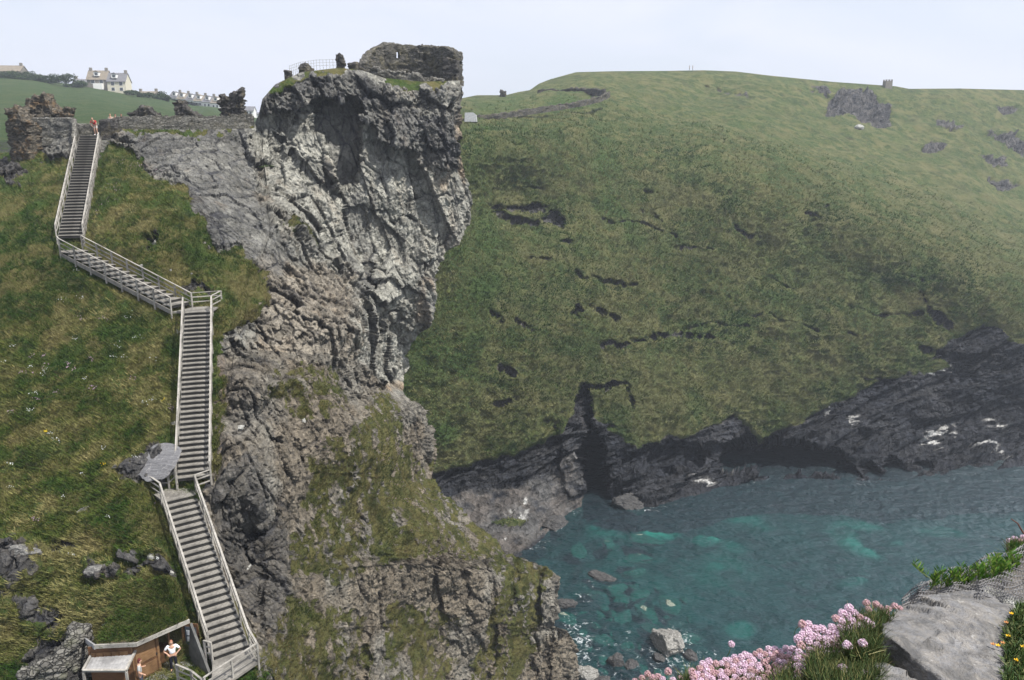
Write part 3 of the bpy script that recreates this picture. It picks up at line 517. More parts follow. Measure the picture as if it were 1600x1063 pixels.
# ------------------------------------------------------------------ grass blades (uncountable)
def blades_mat(name, cols):
    n = NT(name); at = n.n('ShaderNodeAttribute', _attribute_name='wt'); r, g, b = sep(n, at.outputs['Color'])[:3]
    c = n.ramp(r, (0, cols[0]), (.45, cols[1]), (.72, cols[2]), (1, cols[3])); c = n.mix(n.ramp(n.noise(.5, 4), (.35, 0), (.65, .75)), c, n.ramp(r, (0, cols[0]), (1, cols[1])))
    return n.pbr(c, .8, None, .15)
def scatter_grass(name, label, V, w, count, hgt, wid, lean, cols, seed, nb=4, clump=.12, wts=None):
    rng = np.random.default_rng(seed); n, m = w.shape
    a = np.linalg.norm(np.cross(V[1:, :-1] - V[:-1, :-1], V[:-1, 1:] - V[:-1, :-1]), axis=-1)
    scr = (a > 0) * 1.0                       # even over the relief's own grid
    pr = (scr * w[:-1, :-1]).ravel(); pr /= pr.sum(); k = rng.choice(len(pr), count, p=pr); i, j = k // (m - 1), k % (m - 1)
    u, v = rng.random(count)[:, None], rng.random(count)[:, None]
    p = V[i, j] * (1 - u) * (1 - v) + V[i, j + 1] * u * (1 - v) + V[i + 1, j] * (1 - u) * v + V[i + 1, j + 1] * u * v
    at_w = (wts[i, j] if wts is not None else np.zeros((count, 4))); at_w = np.repeat(at_w, nb, 0); p = np.repeat(p, nb, 0); N = len(p); tint = np.clip(np.repeat(rng.random(count), nb) * .45 + rng.random(N) * .2 + .2 + .9 * fbm(p / clump / 22, 3, seed + 900) + .5 * fbm(p / clump / 5, 2, seed + 950) + .38 * at_w[:, 2] - .22 * at_w[:, 3] - .35 * at_w[:, 1], 0, 1)
    sc = np.repeat(.5 + rng.random(count) ** 2 * 1.1, nb)
    ang = rng.random(N) * 2 * np.pi; d = np.stack([np.cos(ang), np.sin(ang), 0 * ang], -1)
    p = p + d * (rng.random(N)[:, None] * clump) - np.array([0, 0, .03]); an2 = rng.random(N) * 2 * np.pi; sd_ = np.stack([np.cos(an2), np.sin(an2), 0 * an2], -1)
    h = hgt * sc * (.6 + .6 * rng.random(N)); tip = p + np.array(lean) * h[:, None] + d * (h * .45)[:, None] + np.array([0, 0, 1.]) * (h * .8)[:, None]
    wv = sd_ * (wid * (.6 + .8 * rng.random(N)) * np.sqrt(sc))[:, None] * .5
    vv = np.stack([p - wv, p + wv, tip], 1).reshape(-1, 3); at = np.repeat(np.stack([tint] * 4, -1), 3, 0)
    o = raw_mesh(name, vv, np.arange(len(vv)).reshape(-1, 3), blades_mat(name + '_green', cols), at, smoothf=False)
    tag(o, label, 'grass', kind='stuff'); return o
gw = np.clip(HW[..., 0] - .35, 0, 1); gw[:11] = 0; gw[11 + NTT:] = 0; gw[:, NS:] = 0
gl_ = gw * left
scatter_grass('meadow_grass', 'rough green and straw grass covering the steep slope beside the wooden stairs', HV, gl_, 88000, .34, .038, (-.05, -.45, -.1), ((.028,.070,.009), (.090,.122,.022), (.170,.158,.048), (.33,.29,.13)), 5, 4, .14, HW)
scatter_grass('spur_grass', 'sparse olive turf on the brown rock spur', HV, gw * ~left * (PYY_H > 200), 42000, .22, .04, (.1, -.35, -.1), ((.04,.065,.014), (.09,.105,.026), (.14,.12,.05), (.25,.20,.10)), 6, 4, .16, HW)
fw_ = np.clip(FW[..., 0] - .4, 0, 1); fw_[:9] = 0; fw_[9 + NY:] = 0; fw_ = fw_ * sstep(235, 165, FV[..., 1])
scatter_grass('tussock_grass', 'tussocky olive and straw grass on the hillside across the cove', FV, fw_, 95000, .62, .14, (-.1, -.5, -.1), ((.032,.080,.014), (.112,.146,.036), (.185,.178,.066), (.32,.30,.15)), 8, 3, .4, FW)
# thrift and white campion specks in the slope turf: mats of tiny flowers
def flower_specks(name, label, spots, col, seed, n_each=26, size=.055):
    rng = np.random.default_rng(seed); vv = []; 
    for (x, y, rx, ryy) in spots:
        for _ in range(n_each):
            a = rng.random() * 6.28; r = rng.random() ** .6; X_, Y_ = x + rx * r * math.cos(a), y + ryy * r * math.sin(a)
            i, j = near_idx(X_, Y_); c = HV[i, j] + np.array([0, 0, .14 + .1 * rng.random()]) 
            s_ = size * (.6 + .8 * rng.random()); t1 = rng.normal(size=3); t1 /= np.linalg.norm(t1); t2 = np.cross(t1, [0, -.5, 1]); t2 /= np.linalg.norm(t2)
            for q_ in ((t1, t2), (t2, np.array([0, 0, 1.])), (t1, np.array([0, 0, 1.]))):
                vv += [c - q_[0] * s_, c - q_[1] * s_, c + q_[0] * s_, c + q_[1] * s_]
    n = NT(name); mt = n.pbr(col, .8, None, .1)
    tag(raw_mesh(name, np.array(vv), np.arange(len(vv)).reshape(-1, 4), mt, smoothf=False), label, 'flowers', kind='stuff')
HX, HY = PXX_H, PYY_H
def near_idx(x, y):
    """nearest relief vertex to a spot"""
    i = int(np.clip((y - 232) / 888 * NTT, 0, NTT - 1)) + 11; j = int(np.clip((x + 80) / (np.interp(y, [a for a, _ in ry], [b for _, b in ry]) + 80) * NS, 0, NS - 1))
    for _ in range(4):
        i = int(np.clip(i + (y - HY[i, j]) * NTT / 900, 11, 10 + NTT)); j = int(np.clip(j + (x - HX[i, j]) * NS / 900, 0, NS - 1))
    return i, j
r_ = random.Random(4)
pk = [(200,268,16,6),(225,270,14,5),(250,272,12,5),(180,300,16,5),(172,322,18,6),(150,330,10,8),(216,265,8,4),(90,618,7,4),(60,630,6,4),(268,640,6,4),(125,495,8,5),(160,498,8,4),(40,585,14,5),(70,572,10,4),(110,578,8,4),(140,560,6,3),(510,700,20,10),(640,790,26,10),(690,830,24,10),(440,625,8,5),(780,720,10,5)] + [(r_.uniform(0, 270), r_.uniform(520, 840), 7, 3) for _ in range(8)] + [(r_.uniform(460, 760), r_.uniform(700, 900), 12, 6) for _ in range(14)]
flower_specks('pink_thrift', 'faded pink thrift scattered through the slope turf', pk, (.36, .27, .32), 3, 11, .034)
wh = [(235,625,9,5),(225,630,6,4),(125,465,9,3),(200,495,8,4),(215,530,12,5),(180,540,12,5),(195,560,6,4),(240,560,10,4),(100,470,10,3),(55,620,10,3),(120,430,8,3),(70,580,6,3),(160,700,6,3),(130,745,5,2)] + [(r_.uniform(0, 280), r_.uniform(430, 900), 6, 3) for _ in range(22)]
flower_specks('white_campion', 'tiny white flowers dotted over the slope turf', wh, (.62, .64, .62), 9, 9, .028)
flower_specks('yellow_vetch', 'small yellow flowers beside the stairs', [(256,628,5,2),(72,678,3,2),(160,728,6,2)], (.65, .5, .03), 10, 10, .035)
# ------------------------------------------------------------------ mesh builder
class MB:
    def __init__(s): s.v = []; s.f = []; s.mi = []
    def quad(s, *p, mi=0):
        b = len(s.v); s.v += [tuple(x) for x in p]; s.f.append(tuple(range(b, b + len(p)))); s.mi.append(mi); return s
    def hexa(s, c, mi=0):
        """8 corners: bottom 4 ccw, top 4 ccw"""
        b = len(s.v); s.v += [tuple(x) for x in c]
        for q in ((3, 2, 1, 0), (4, 5, 6, 7), (0, 1, 5, 4), (1, 2, 6, 5), (2, 3, 7, 6), (3, 0, 4, 7)): s.f.append(tuple(b + k for k in q)); s.mi.append(mi)
        return s
    def box(s, c, size, ax=None, mi=0):
        """ax: 3 unit axes"""
        X, Y, Z = ax or (Vector((1, 0, 0)), Vector((0, 1, 0)), Vector((0, 0, 1))); c = Vector(c); a, b, h = size[0] / 2, size[1] / 2, size[2] / 2
        return s.hexa([c + X * i * a + Y * j * b + Z * k * h for k in (-1, 1) for i, j in ((-1, -1), (1, -1), (1, 1), (-1, 1))], mi)
    def beam(s, p, q, w, h, up=Vector((0, 0, 1)), mi=0):
        p, q = Vector(p), Vector(q); X = (q - p).normalized(); Y = up.cross(X)
        if Y.length < .01: Y = Vector((0, 1, 0)).cross(X)
        Y.normalize(); Z = X.cross(Y); return s.box((p + q) / 2, ((q - p).length, w, h), (X, Y, Z), mi)
    def tube(s, pts, r, n=6, mi=0):
        pts = [Vector(p) for p in pts]; rs = r if isinstance(r, (list, tuple)) else [r] * len(pts); b = len(s.v)
        for k, p in enumerate(pts):
            d = (pts[min(k + 1, len(pts) - 1)] - pts[max(k - 1, 0)]).normalized(); a = d.cross(Vector((0, 0, 1)))
            if a.length < .05: a = d.cross(Vector((0, 1, 0)))
            a.normalize(); c = d.cross(a)
            for i in range(n): t = i / n * math.tau; s.v.append(tuple(p + (a * math.cos(t) + c * math.sin(t)) * rs[k]))
        for k in range(len(pts) - 1):
            for i in range(n): j = (i + 1) % n; s.f.append((b + k * n + i, b + k * n + j, b + k * n + n + j, b + k * n + n + i)); s.mi.append(mi)
        s.f.append(tuple(b + i for i in range(n))); s.mi.append(mi); e = b + (len(pts) - 1) * n; s.f.append(tuple(e + i for i in reversed(range(n)))); s.mi.append(mi); return s
    def prism(s, poly, ext, mi=0):
        """polygon extruded by a vector"""
        n = len(poly); b = len(s.v); ext = Vector(ext); s.v += [tuple(p) for p in poly] + [tuple(Vector(p) + ext) for p in poly]
        s.f.append(tuple(range(b, b + n))); s.f.append(tuple(range(b + 2 * n - 1, b + n - 1, -1))); s.mi += [mi, mi]
        for i in range(n): j = (i + 1) % n; s.f.append((b + i, b + n + i, b + n + j, b + j)); s.mi.append(mi)
        return s
    def build(s, name, mats, parent=None, origin=None, smooth=False):
        me = bpy.data.meshes.new(name); o_ = Vector(origin) if origin is not None else Vector((0, 0, 0))
        me.from_pydata([tuple(Vector(v) - o_) for v in s.v], [], s.f); me.update()
        bm_ = bmesh.new(); bm_.from_mesh(me); bmesh.ops.recalc_face_normals(bm_, faces=bm_.faces); bm_.to_mesh(me); bm_.free()
        mats = mats if isinstance(mats, (list, tuple)) else [mats]
        for m in mats: me.materials.append(m)
        me.polygons.foreach_set('material_index', s.mi)
        if smooth: me.polygons.foreach_set('use_smooth', [True] * len(s.f))
        o = bpy.data.objects.new(name, me); COL.objects.link(o)
        if parent is not None: o.parent = parent
        elif origin is not None: o.location = o_
        return o
import bmesh
def empty(name, loc, label, cat, group=None):
    o = bpy.data.objects.new(name, None); COL.objects.link(o); o.location = loc; o.empty_display_size = .3; tag(o, label, cat, group); return o
def ground_z(x, y):
    """height of the slope mesh under a world point (nearest vertex)"""
    d = (HV[..., 0] - x) ** 2 + (HV[..., 1] - y) ** 2; return float(HV[..., 2].ravel()[np.argmin(d)])
# ------------------------------------------------------------------ materials
def wood_mat(name, c1, c2, sc=3.0, rot=(0, 0, 0)):
    n = NT(name); v = n.coord((1, 1, 1), rot=rot); g = n.noise(sc * 3, 6, .7, vec=n.coord((.6, .6, 4), rot=rot)); b = n.noise(.9, 4, .6)
    c = n.mix(n.ramp(g, (.3, 0), (.7, 1)), c1, c2); c = n.mix(n.math('MULTIPLY', n.ramp(b, (.45, 0), (.62, 1)), .55), c, tuple(x * .45 for x in c1))
    return n.pbr(c, .85, n.bump(g, .4, .02), .2)
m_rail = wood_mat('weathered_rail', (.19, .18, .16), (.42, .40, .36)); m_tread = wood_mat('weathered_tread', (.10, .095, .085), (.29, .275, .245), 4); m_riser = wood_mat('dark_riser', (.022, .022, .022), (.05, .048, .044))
m_door = wood_mat('brown_door', (.085, .042, .020), (.17, .088, .042), 2); m_frame = wood_mat('orange_frame', (.15, .082, .038), (.25, .15, .075), 2); m_plank = wood_mat('grey_plank', (.20, .20, .20), (.36, .355, .35), 2)
def flat_mat(name, c, rough=.7, spec=.3, var=.25, sc=4.0):
    n = NT(name); f = n.noise(sc, 5, .6); return n.pbr(n.mix(n.ramp(f, (.3, 0), (.7, 1)), tuple(x * (1 - var) for x in c), tuple(min(1, x * (1 + var)) for x in c)), rough, n.bump(f, .2, .01), spec)
def stone_mat(name, c, lichen=0.0, scale=3.0, flat=(1, 1, 3.2), lcol=(.42, .20, .05)):
    """small slate courses with dark joints, lichen patches"""
    n = NT(name); v = n.coord(flat); dv = n.n('ShaderNodeTexVoronoi', Scale=scale, _feature='DISTANCE_TO_EDGE'); n.t.links.new(v, dv.inputs[0]); ed = n.ramp(dv.outputs[0], (.0, 0), (.12, 1))
    cc = sep(n, n.vor(scale, v, col=True))[0]; base = n.mix(cc, tuple(.5 * x for x in c), tuple(1.45 * x for x in c)); f = n.noise(6, 5, .7)
    base = n.mix(n.ramp(f, (.35, 0), (.7, .6)), base, tuple(.5 * x for x in c)); base = n.mix(n.math('SUBTRACT', 1, ed), base, tuple(.3 * x for x in c))
    if lichen: base = n.mix(n.math('MULTIPLY', n.ramp(n.noise(.9, 5, .7), (.5, 0), (.62, 1)), lichen), base, lcol)
    return n.pbr(base, .95, n.bump(n.math('ADD', ed, n.math('MULTIPLY', f, .6)), 1, .08), .2)
# ------------------------------------------------------------------ WOODEN STAIRCASE
stair = empty('wooden_staircase', PATH[0], 'long weathered wooden staircase climbing the grass slope in four flights', 'staircase')
org = Vector(PATH[0])
def hperp(a, b): d = Vector((b.x - a.x, b.y - a.y, 0)).normalized(); return Vector((d.y, -d.x, 0))     # right-hand side going up
HWD = .88
def shift(me_pts): return [Vector(p) for p in me_pts]
step_proto = {}
def flight(a, b):
    d = Vector((b.x - a.x, b.y - a.y, 0)); L = d.length; d.normalize(); r = hperp(a, b); rise = b.z - a.z; n = max(2, round(rise / .22)); up = Vector((0, 0, 1))
    mb = MB()
    for sd_ in (-1, 1): mb.beam(a + r * sd_ * (HWD + .02) - up * .22, b + r * sd_ * (HWD + .02) - up * .22, .06, .30)
    fl = mb.build('flight', m_tread, stair, org); fl.location = (0, 0, 0)
    run = L / n; key = None
    for k in range(n):
        p = a + d * (run * (k + .5)) + up * (rise * (k + 1) / n - .03)
        if key is None:
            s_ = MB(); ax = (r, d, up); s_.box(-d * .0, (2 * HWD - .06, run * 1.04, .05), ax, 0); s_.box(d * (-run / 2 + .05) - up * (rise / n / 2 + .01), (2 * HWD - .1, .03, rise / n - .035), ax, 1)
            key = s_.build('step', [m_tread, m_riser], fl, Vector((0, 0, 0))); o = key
        else: o = key.copy(); COL.objects.link(o); o.parent = fl
        o.location = p - org
    return r
def hull2(pts):
    ps = sorted((round(p.x, 4), round(p.y, 4)) for p in pts); z = max(p.z for p in pts)
    def half(q):
        h = []
        for p in q:
            while len(h) > 1 and (h[-1][0] - h[-2][0]) * (p[1] - h[-2][1]) - (h[-1][1] - h[-2][1]) * (p[0] - h[-2][0]) <= 0: h.pop()
            h.append(p)
        return h
    return [Vector((a, b, z)) for a, b in half(ps)[:-1] + half(ps[::-1])[:-1]]
def landing(pts, th=.12):
    pts = hull2(pts)
    mb = MB(); mb.prism([Vector(p) - Vector((0, 0, th)) for p in pts], (0, 0, th)); o = mb.build('landing', m_tread, stair, org)
    return o
def railing(a, b, n=None, parent=None, o_=None, h=1.05, skip_first=False):
    parent = parent or stair; o_ = o_ if o_ is not None else org; a, b = Vector(a), Vector(b); up = Vector((0, 0, 1)); L = (b - a).length; n = n or max(1, round(L / 1.75)); side = hperp(a, b)
    t = MB().beam(a + up * h, b + up * h, .095, .04).build('railing', m_rail, parent, o_)
    for f in (.36, .70): MB().beam(a + up * h * f + side * .0, b + up * h * f, .03, .075).build('rail', m_rail, t, o_)
    for k in range(1 if skip_first else 0, n + 1):
        p = a + (b - a) * k / n; MB().box(p + up * (h / 2 - .25), (.09, .09, h + .52), ((b - a).cross(up).normalized(), up.cross((b - a).cross(up)).normalized(), up)).build('post', m_rail, t, o_)
    return t
A = {k: Vector(v) for k, v in ST.items()}
r1 = flight(A['bottom'], A['l1a']); r2 = flight(A['l1b'], A['l2a']); r3 = flight(A['l2b'] + Vector((-.2, .2, 0)), A['l3a']); r4 = flight(A['l3b'], A['top'])
w_ = HWD + .06
F = lambda k, r, sgn: A[k] + r * sgn * w_
zz = Vector((0, 0, 0))
L1x = P(228, 760, 42.3); L1x.z = A['l1a'].z; L1y = P(250, 774, 41.4); L1y.z = A['l1a'].z
l1 = [F('l1a', r1, -1), F('l1a', r1, 1), F('l1b', r2, 1), F('l1b', r2, -1)]
for p in l1: p.z = A['l1a'].z
Lm = P(264, 757, 42.35); Lm.z = A['l1a'].z
landing([l1[0], l1[1], l1[2], l1[3], Lm, L1x])
A['l1b'].z = max(A['l1b'].z, A['l1a'].z)
l2 = [F('l2a', r2, -1), F('l2a', r2, 1), F('l2a', r2, 1) + Vector((0, 1.9, 0)), F('l2b', r3, 1), F('l2b', r3, -1)]
for p in l2: p.z = A['l2a'].z
landing(l2)
l3 = [F('l3a', r3, -1), F('l3a', r3, 1), F('l3b', r4, 1), F('l3b', r4, -1)]
for p in l3: p.z = A['l3a'].z
landing([l3[0], l3[1], l3[2], l3[3]])
rb = F('bottom', r1, 1); lb = F('bottom', r1, -1)
railing(rb, F('l1a', r1, 1)); railing(lb + (F('l1a', r1, -1) - lb) * .06, F('l1a', r1, -1))
railing(l1[0], L1x, 1); railing(L1x, Lm, 1); railing(Lm, F('l1b', r2, -1), 1); railing(l1[1], l1[2], 1)
railing(F('l1b', r2, 1), F('l2a', r2, 1)); railing(F('l1b', r2, -1), F('l2a', r2, -1))
railing(l2[1], l2[2], 1); railing(l2[2], l2[3], 1); railing(l2[3], F('l3a', r3, 1)); railing(l2[4], F('l3a', r3, -1))
railing(l3[0], l3[3], 1); railing(l3[1], l3[2], 1)
e4 = .90; railing(F('l3b', r4, 1), F('l3b', r4, 1) + (F('top', r4, 1) - F('l3b', r4, 1)) * e4); railing(F('l3b', r4, -1), F('l3b', r4, -1) + (F('top', r4, -1) - F('l3b', r4, -1)) * .86)
# lowest landing and its fence round to the yard
zb = A['bottom'].z
q1 = PZ(336, 1046, zb); q2 = PZ(404, 1034, zb); q3 = PZ(366, 1052, zb); yz = Vector((0, 0, YZ + .12))
landing([lb, rb, q2, PZ(362, 1063, zb), PZ(330, 1082, zb)])
q4 = PZ(322, 1089, zb - .1); q5 = PZ(302, 1078, YZ + .1); q6 = PZ(279, 1068, YZ + .1)
railing(rb, q2, 1); railing(q2, q4, 2); railing(lb, PZ(322, 1030, zb), 1)
fence = empty('yard_fence', q6, 'short grey wooden fence section beside the hut yard', 'fence')
railing(q4 + Vector((-.12, 0, -.1)), q5, 1, fence, q6); railing(q5, q6, 1, fence, q6)
# ------------------------------------------------------------------ TURF ROOFED HUT
hA = PZ(212, 1070, YZ); hB = PZ(291, 1027, YZ); up = Vector((0, 0, 1)); hut = empty('turf_roofed_hut', hA, 'small ticket hut dug into the slope with turf roof and brown doors', 'hut'); HH = 2.3
fd = (hB - hA); fl_ = fd.length; fd.normalize(); fr_ = Vector((fd.y, -fd.x, 0))           # out of the facade, towards the yard
if fr_.y > 0: fr_ = -fr_
ax = (fd, fr_, up)
def fp_(u, o, z): return hA + fd * u + fr_ * o + up * z
def hb(name, u0, u1, o0, o1, z0, z1, mat, par=None):
    return MB().box(fp_((u0 + u1) / 2, (o0 + o1) / 2, (z0 + z1) / 2), (u1 - u0, o1 - o0, z1 - z0), ax).build(name, mat, par or hut, hA)
m_dark = flat_mat('hut_inside', (.03, .028, .026), .9, .1); m_conc = flat_mat('grey_render', (.10, .10, .095), .95, .1, .4, 2)
o_ = hb('back_wall', -.1, fl_, -2.6, -2.5, -.3, HH, m_dark); hb('side_wall', fl_, fl_ + .15, -2.6, .02, -.3, HH, m_dark); hb('floor', -.1, fl_, -2.5, .9, -.12, .02, m_plank)
hb('wall', .0, .06, -.06, .02, 0, HH, m_frame); hb('lintel', .06, fl_, -.06, .02, 2.02, HH, m_door)
dw = fl_ * .46
d1 = hb('door', .08, dw, -.05, .0, .05, 2.0, m_door)
for (u0, u1, z0, z1) in ((.16, dw - .08, .18, .82), (.16, dw - .08, .98, 1.9)): hb('door_panel', u0, u1, 0, .025, z0, z1, m_frame, d1)
hb('handle', dw - .07, dw - .03, 0, .06, 1.0, 1.12, m_dark, d1)
hb('door_post', dw, dw + .12, -.07, .03, 0, 2.02, m_frame); hb('door_post', dw + .62, dw + .70, -.07, .03, .9, 2.02, m_frame); hb('door_post', fl_ - .08, fl_, -.07, .03, 0, 2.02, m_frame)
hb('counter', dw + .14, fl_ - .1, -.9, -.4, .0, .95, m_door)
# open door swung out, with a notice board on it
oa = math.radians(62); od = (fd * math.cos(oa) + fr_ * math.sin(oa)).normalized(); on = Vector((od.y, -od.x, 0)); on = on if on.dot(-fd) > 0 else -on
db = fp_(fl_, .02, 1.05); do = MB().box(db + od * .42, (.84, .05, 1.95), (od, on, up)).build('open_door', m_door, hut, hA)
MB().box(db + od * .42 + on * .035 + up * .25, (.62, .02, 1.05), (od, on, up)).build('notice_board', flat_mat('board_blue', (.06, .075, .10), .4), do, hA)
mbp = MB()
for (u, z, w2_, h2_) in ((.30, .45, .2, .28), (.54, .45, .2, .28), (.30, .08, .2, .28), (.54, .08, .2, .28)): mbp.box(db + od * u + on * .05 + up * z, (w2_, .012, h2_), (od, on, up))
mbp.build('notice_paper', flat_mat('paper', (.62, .64, .66), .6, .2, .1), do, hA)
hb('lamp_box', dw + .45, dw + .95, .03, .14, 2.1, 2.24, flat_mat('white_plastic', (.75, .76, .78), .4))
# window side under the canopy
hL = PZ(146, 1074, YZ); wl_ = (hA - hL).length; wd = (hA - hL).normalized(); wn = Vector((wd.y, -wd.x, 0)); wn = wn if wn.y < 0 else -wn; wax = (wd, wn, up)
def wb_(name, u0, u1, o0, o1, z0, z1, mat, par=None): return MB().box(hL + wd * (u0 + u1) / 2 + wn * (o0 + o1) / 2 + up * (z0 + z1) / 2, (u1 - u0, o1 - o0, z1 - z0), wax).build(name, mat, par or hut, hA)
wb_('window_wall', 0, wl_, -.06, .0, 0, HH - .1, m_door); sh_ = wb_('shutter', .12, wl_ - .15, .0, .04, .9, 1.9, m_frame)
for k in range(4): u = .3 + k * (wl_ - .5) / 4; wb_('shutter_batten', u, u + .04, .04, .06, .92, 1.88, m_door, sh_)
# canopy of grey planks on posts
cbl = P(147, 1018, 32.9); cbr = P(214, 1014, 33.4); zc = (cbl.z + cbr.z) / 2; cbl = PZ(147, 1018, zc); cbr = PZ(214, 1014, zc); cfl = PZ(130, 1049, zc - .32); cfr = PZ(197, 1049, zc - .32)
cn = (cbr - cbl).cross(cfl - cbl).normalized(); cn = cn if cn.z > 0 else -cn
can = MB().prism([cbl, cbr, cfr, cfl], cn * -.06).build('canopy', m_plank, hut, hA)
for k in range(11): t_ = (k + .5) / 11; MB().beam(cbl.lerp(cbr, t_) + cn * .012, cfl.lerp(cfr, t_) + cn * .012, .135, .02, cn).build('plank', m_plank, can, hA)
for p_, q_ in ((cbl, cfl), (cbr, cfr), (cfl, cfr), (cbl, cbr)): MB().beam(p_ + cn * .05, q_ + cn * .05, .1, .12, cn).build('canopy_beam', m_rail, can, hA)
for p_ in (cfl, cfr): MB().beam(p_ + cn * -.05, Vector((p_.x, p_.y, YZ - .2)), .1, .1).build('post', m_rail, hut, hA)
# turf roof: fascia follows the crooked front edge
fz = YZ + HH
f0 = PZ(148, 1011, fz + .05); f1_ = PZ(213, 1008, fz + .02); f2_ = PZ(296, 971, fz + .0)
for a_, b_ in ((f0, f1_), (f1_, f2_)): MB().beam(a_ + up * .02, b_ + up * .02, .07, .2).build('fascia', m_rail, hut, hA)
MB().beam(f0, PZ(130, 998, fz - .5), .07, .25).build('fascia', m_plank, hut, hA)
ns, nt = 70, 44; G = np.zeros((nt, ns, 3))
for j in range(ns):
    u = j / (ns - 1); e_ = f0.lerp(f1_, u / .42) if u < .42 else f1_.lerp(f2_, (u - .42) / .58)
    for i in range(nt):
        v_ = i / (nt - 1); q_ = e_ + Vector((-(.35 + 1.5 * u * u) * v_, (3.4 - 1.9 * u * u) * v_, .02 + 1.25 * v_ * v_ + .9 * v_ * (1 - v_) * .5)) + Vector((0, .06, .06)); G[i, j] = q_
G[..., 2] += .10 * fbm(G * 1.5, 3, 700) + .22 * np.sin(np.linspace(0, math.pi, ns))[None] * np.linspace(0, 1, nt)[:, None] ** .5
front = G[:1] * 1.0; front[..., 2] -= .14; lf = G[:, :1] * 1.0; G2 = np.concatenate([front, G], 0)
ew = np.zeros(G2.shape[:2] + (4,)); ew[..., 0] = 1; ew[:3, :, 0] = .45; ew[..., 2] = .6
rf_ = grid_mesh('turf_roof', G2 - np.array(hA), m_slope, ew); rf_.parent = hut
rg = scatter_grass('roof_grass', None, G2, np.clip(ew[..., 0] - .2, 0, 1), 5200, .24, .035, (-.05, -.45, -.1), ((.02,.055,.006), (.055,.092,.014), (.10,.11,.03), (.23,.2,.09)), 15, 4, .1)
for k in ('label', 'category'):
    if k in rg: del rg[k]
rg.parent = hut; rg.location = -hA; rg['kind'] = 'stuff'
# side wings closing the bank
MB().prism([f2_ + up * -.12, PZ(331, 1066, YZ - .1), PZ(295, 1034, YZ - .1)], (.10, .06, 0)).build('retaining_wall', m_conc, hut, hA)
# ------------------------------------------------------------------ ROUGH MASONRY
def masonry(name, label, pts, hts, th, mat, seed, cat='ruin wall', group=None, amp=.12, rag=.25, res=.11, holes=(), batter=.06, cap=None):
    """pts: base points along the wall, hts: heights at them; a thick closed wall with broken stone faces"""
    pts = [Vector(p) for p in pts]; L = [0]
    for a, b in zip(pts[:-1], pts[1:]): L.append(L[-1] + (b - a).length)
    n = max(8, int(L[-1] / res)); hm_ = max(hts); m = max(6, int(hm_ / res)); tm = max(4, int(th / res))
    S_ = np.linspace(0, L[-1], n + 1); C = np.stack([np.interp(S_, L, [p[k] for p in pts]) for k in range(3)], -1); H = np.interp(S_, L, hts)
    rr = fbm(np.stack([S_ * 1.1, 0 * S_ + seed, 0 * S_], -1), 4, seed); st_, _ = facet(np.stack([S_ * 1.4, 0 * S_ + seed + .5, 0 * S_], -1), seed, 0); H = H * (1 + rag * .5 * rr + rag * .5 * st_)
    T = np.gradient(C, axis=0); T[:, 2] = 0; T /= np.linalg.norm(T, axis=-1, keepdims=True); Nn = np.stack([T[:, 1], -T[:, 0], 0 * T[:, 0]], -1)
    rows = []
    for k in range(m + 1): f = k / m; rows.append(C + Nn * (th / 2 * (1 - batter * f)) + np.stack([0 * H, 0 * H, H * f - (.5 if k == 0 else 0)], -1))
    for k in range(1, tm): f = k / tm; rows.append(C + Nn * (th / 2 * (1 - batter) * (1 - 2 * f)) + np.stack([0 * H, 0 * H, H + .06 * math.sin(f * math.pi)], -1))
    for k in range(m + 1): f = 1 - k / m; rows.append(C - Nn * (th / 2 * (1 - batter * f)) + np.stack([0 * H, 0 * H, H * f - (.5 if k == m else 0)], -1))
    G = np.array(rows); ends = []
    for e, sg in ((0, -1), (-1, 1)):      # close the ends: collapse to the centre line, bulging a little
        c_ = G[:, e] * .25 + (C[e] + np.array([0, 0, 0])) * 0; mid = G.copy()[:, e]; half = (mid + mid[::-1]) / 2; ends.append((mid * .5 + half * .5 + T[e] * sg * .06, half + T[e] * sg * .08))
    G = np.concatenate([ends[0][1][:, None], ends[0][0][:, None], G, ends[1][0][:, None], ends[1][1][:, None]], 1)
    q = G + seed * 3.1; v1, ed = facet(q * np.array([3.0, 3.0, 6.5]) * (.11 / max(res, .11)) , seed, .5, True); v2, _ = facet(q * np.array([1.0, 1.0, 1.8]), seed + 3, .6)
    NG = gn_out(G, C.mean(0)); w_e = np.ones(G.shape[:2]); w_e[:, 0] = w_e[:, -1] = 0
    G = G + NG * ((v1 * amp + v2 * amp * 1.6 - .4 * amp * (1 - sstep(0, .12, ed))) * w_e)[..., None]
    o0 = np.array(pts[0]); sel = None
    if holes:
        sel = np.ones(G.shape[:2], bool)
        for (s0, s1, z0, z1) in holes:
            j0, j1 = int(s0 / L[-1] * n) + 2, int(math.ceil(s1 / L[-1] * n)) + 2; i0, i1 = int(z0 * m), int(math.ceil(z1 * m)); sel[i0:i1, j0:j1] = False; R = G.shape[0] - 1; sel[R - i1:R - i0, j0:j1] = False
    o = grid_mesh(name, G - o0, mat, None, sel, smoothf=False); o.location = o0; tag(o, label, cat, group); return o
def gn_out(G, c):
    a = np.gradient(G, axis=0); b = np.gradient(G, axis=1); n = np.cross(a, b); n /= np.linalg.norm(n, axis=-1, keepdims=True) + 1e-9
    s_ = (n * (G - c)).sum(-1).mean(); return n if s_ > 0 else -n
m_wall = stone_mat('slate_wall', (.20, .195, .175), .22, 3.2, lcol=(.17, .15, .09)); m_ruin = stone_mat('dark_slate_ruin', (.105, .10, .095), .35, 3.0, lcol=(.20, .17, .09)); m_lich = stone_mat('lichened_ruin', (.14, .125, .10), .45, 3.0, lcol=(.26, .16, .07)); m_keep = stone_mat('castle_wall', (.13, .125, .11), .35, 2.4, lcol=(.17, .15, .07))
PB = lambda x, y, D: P(x, y, D)
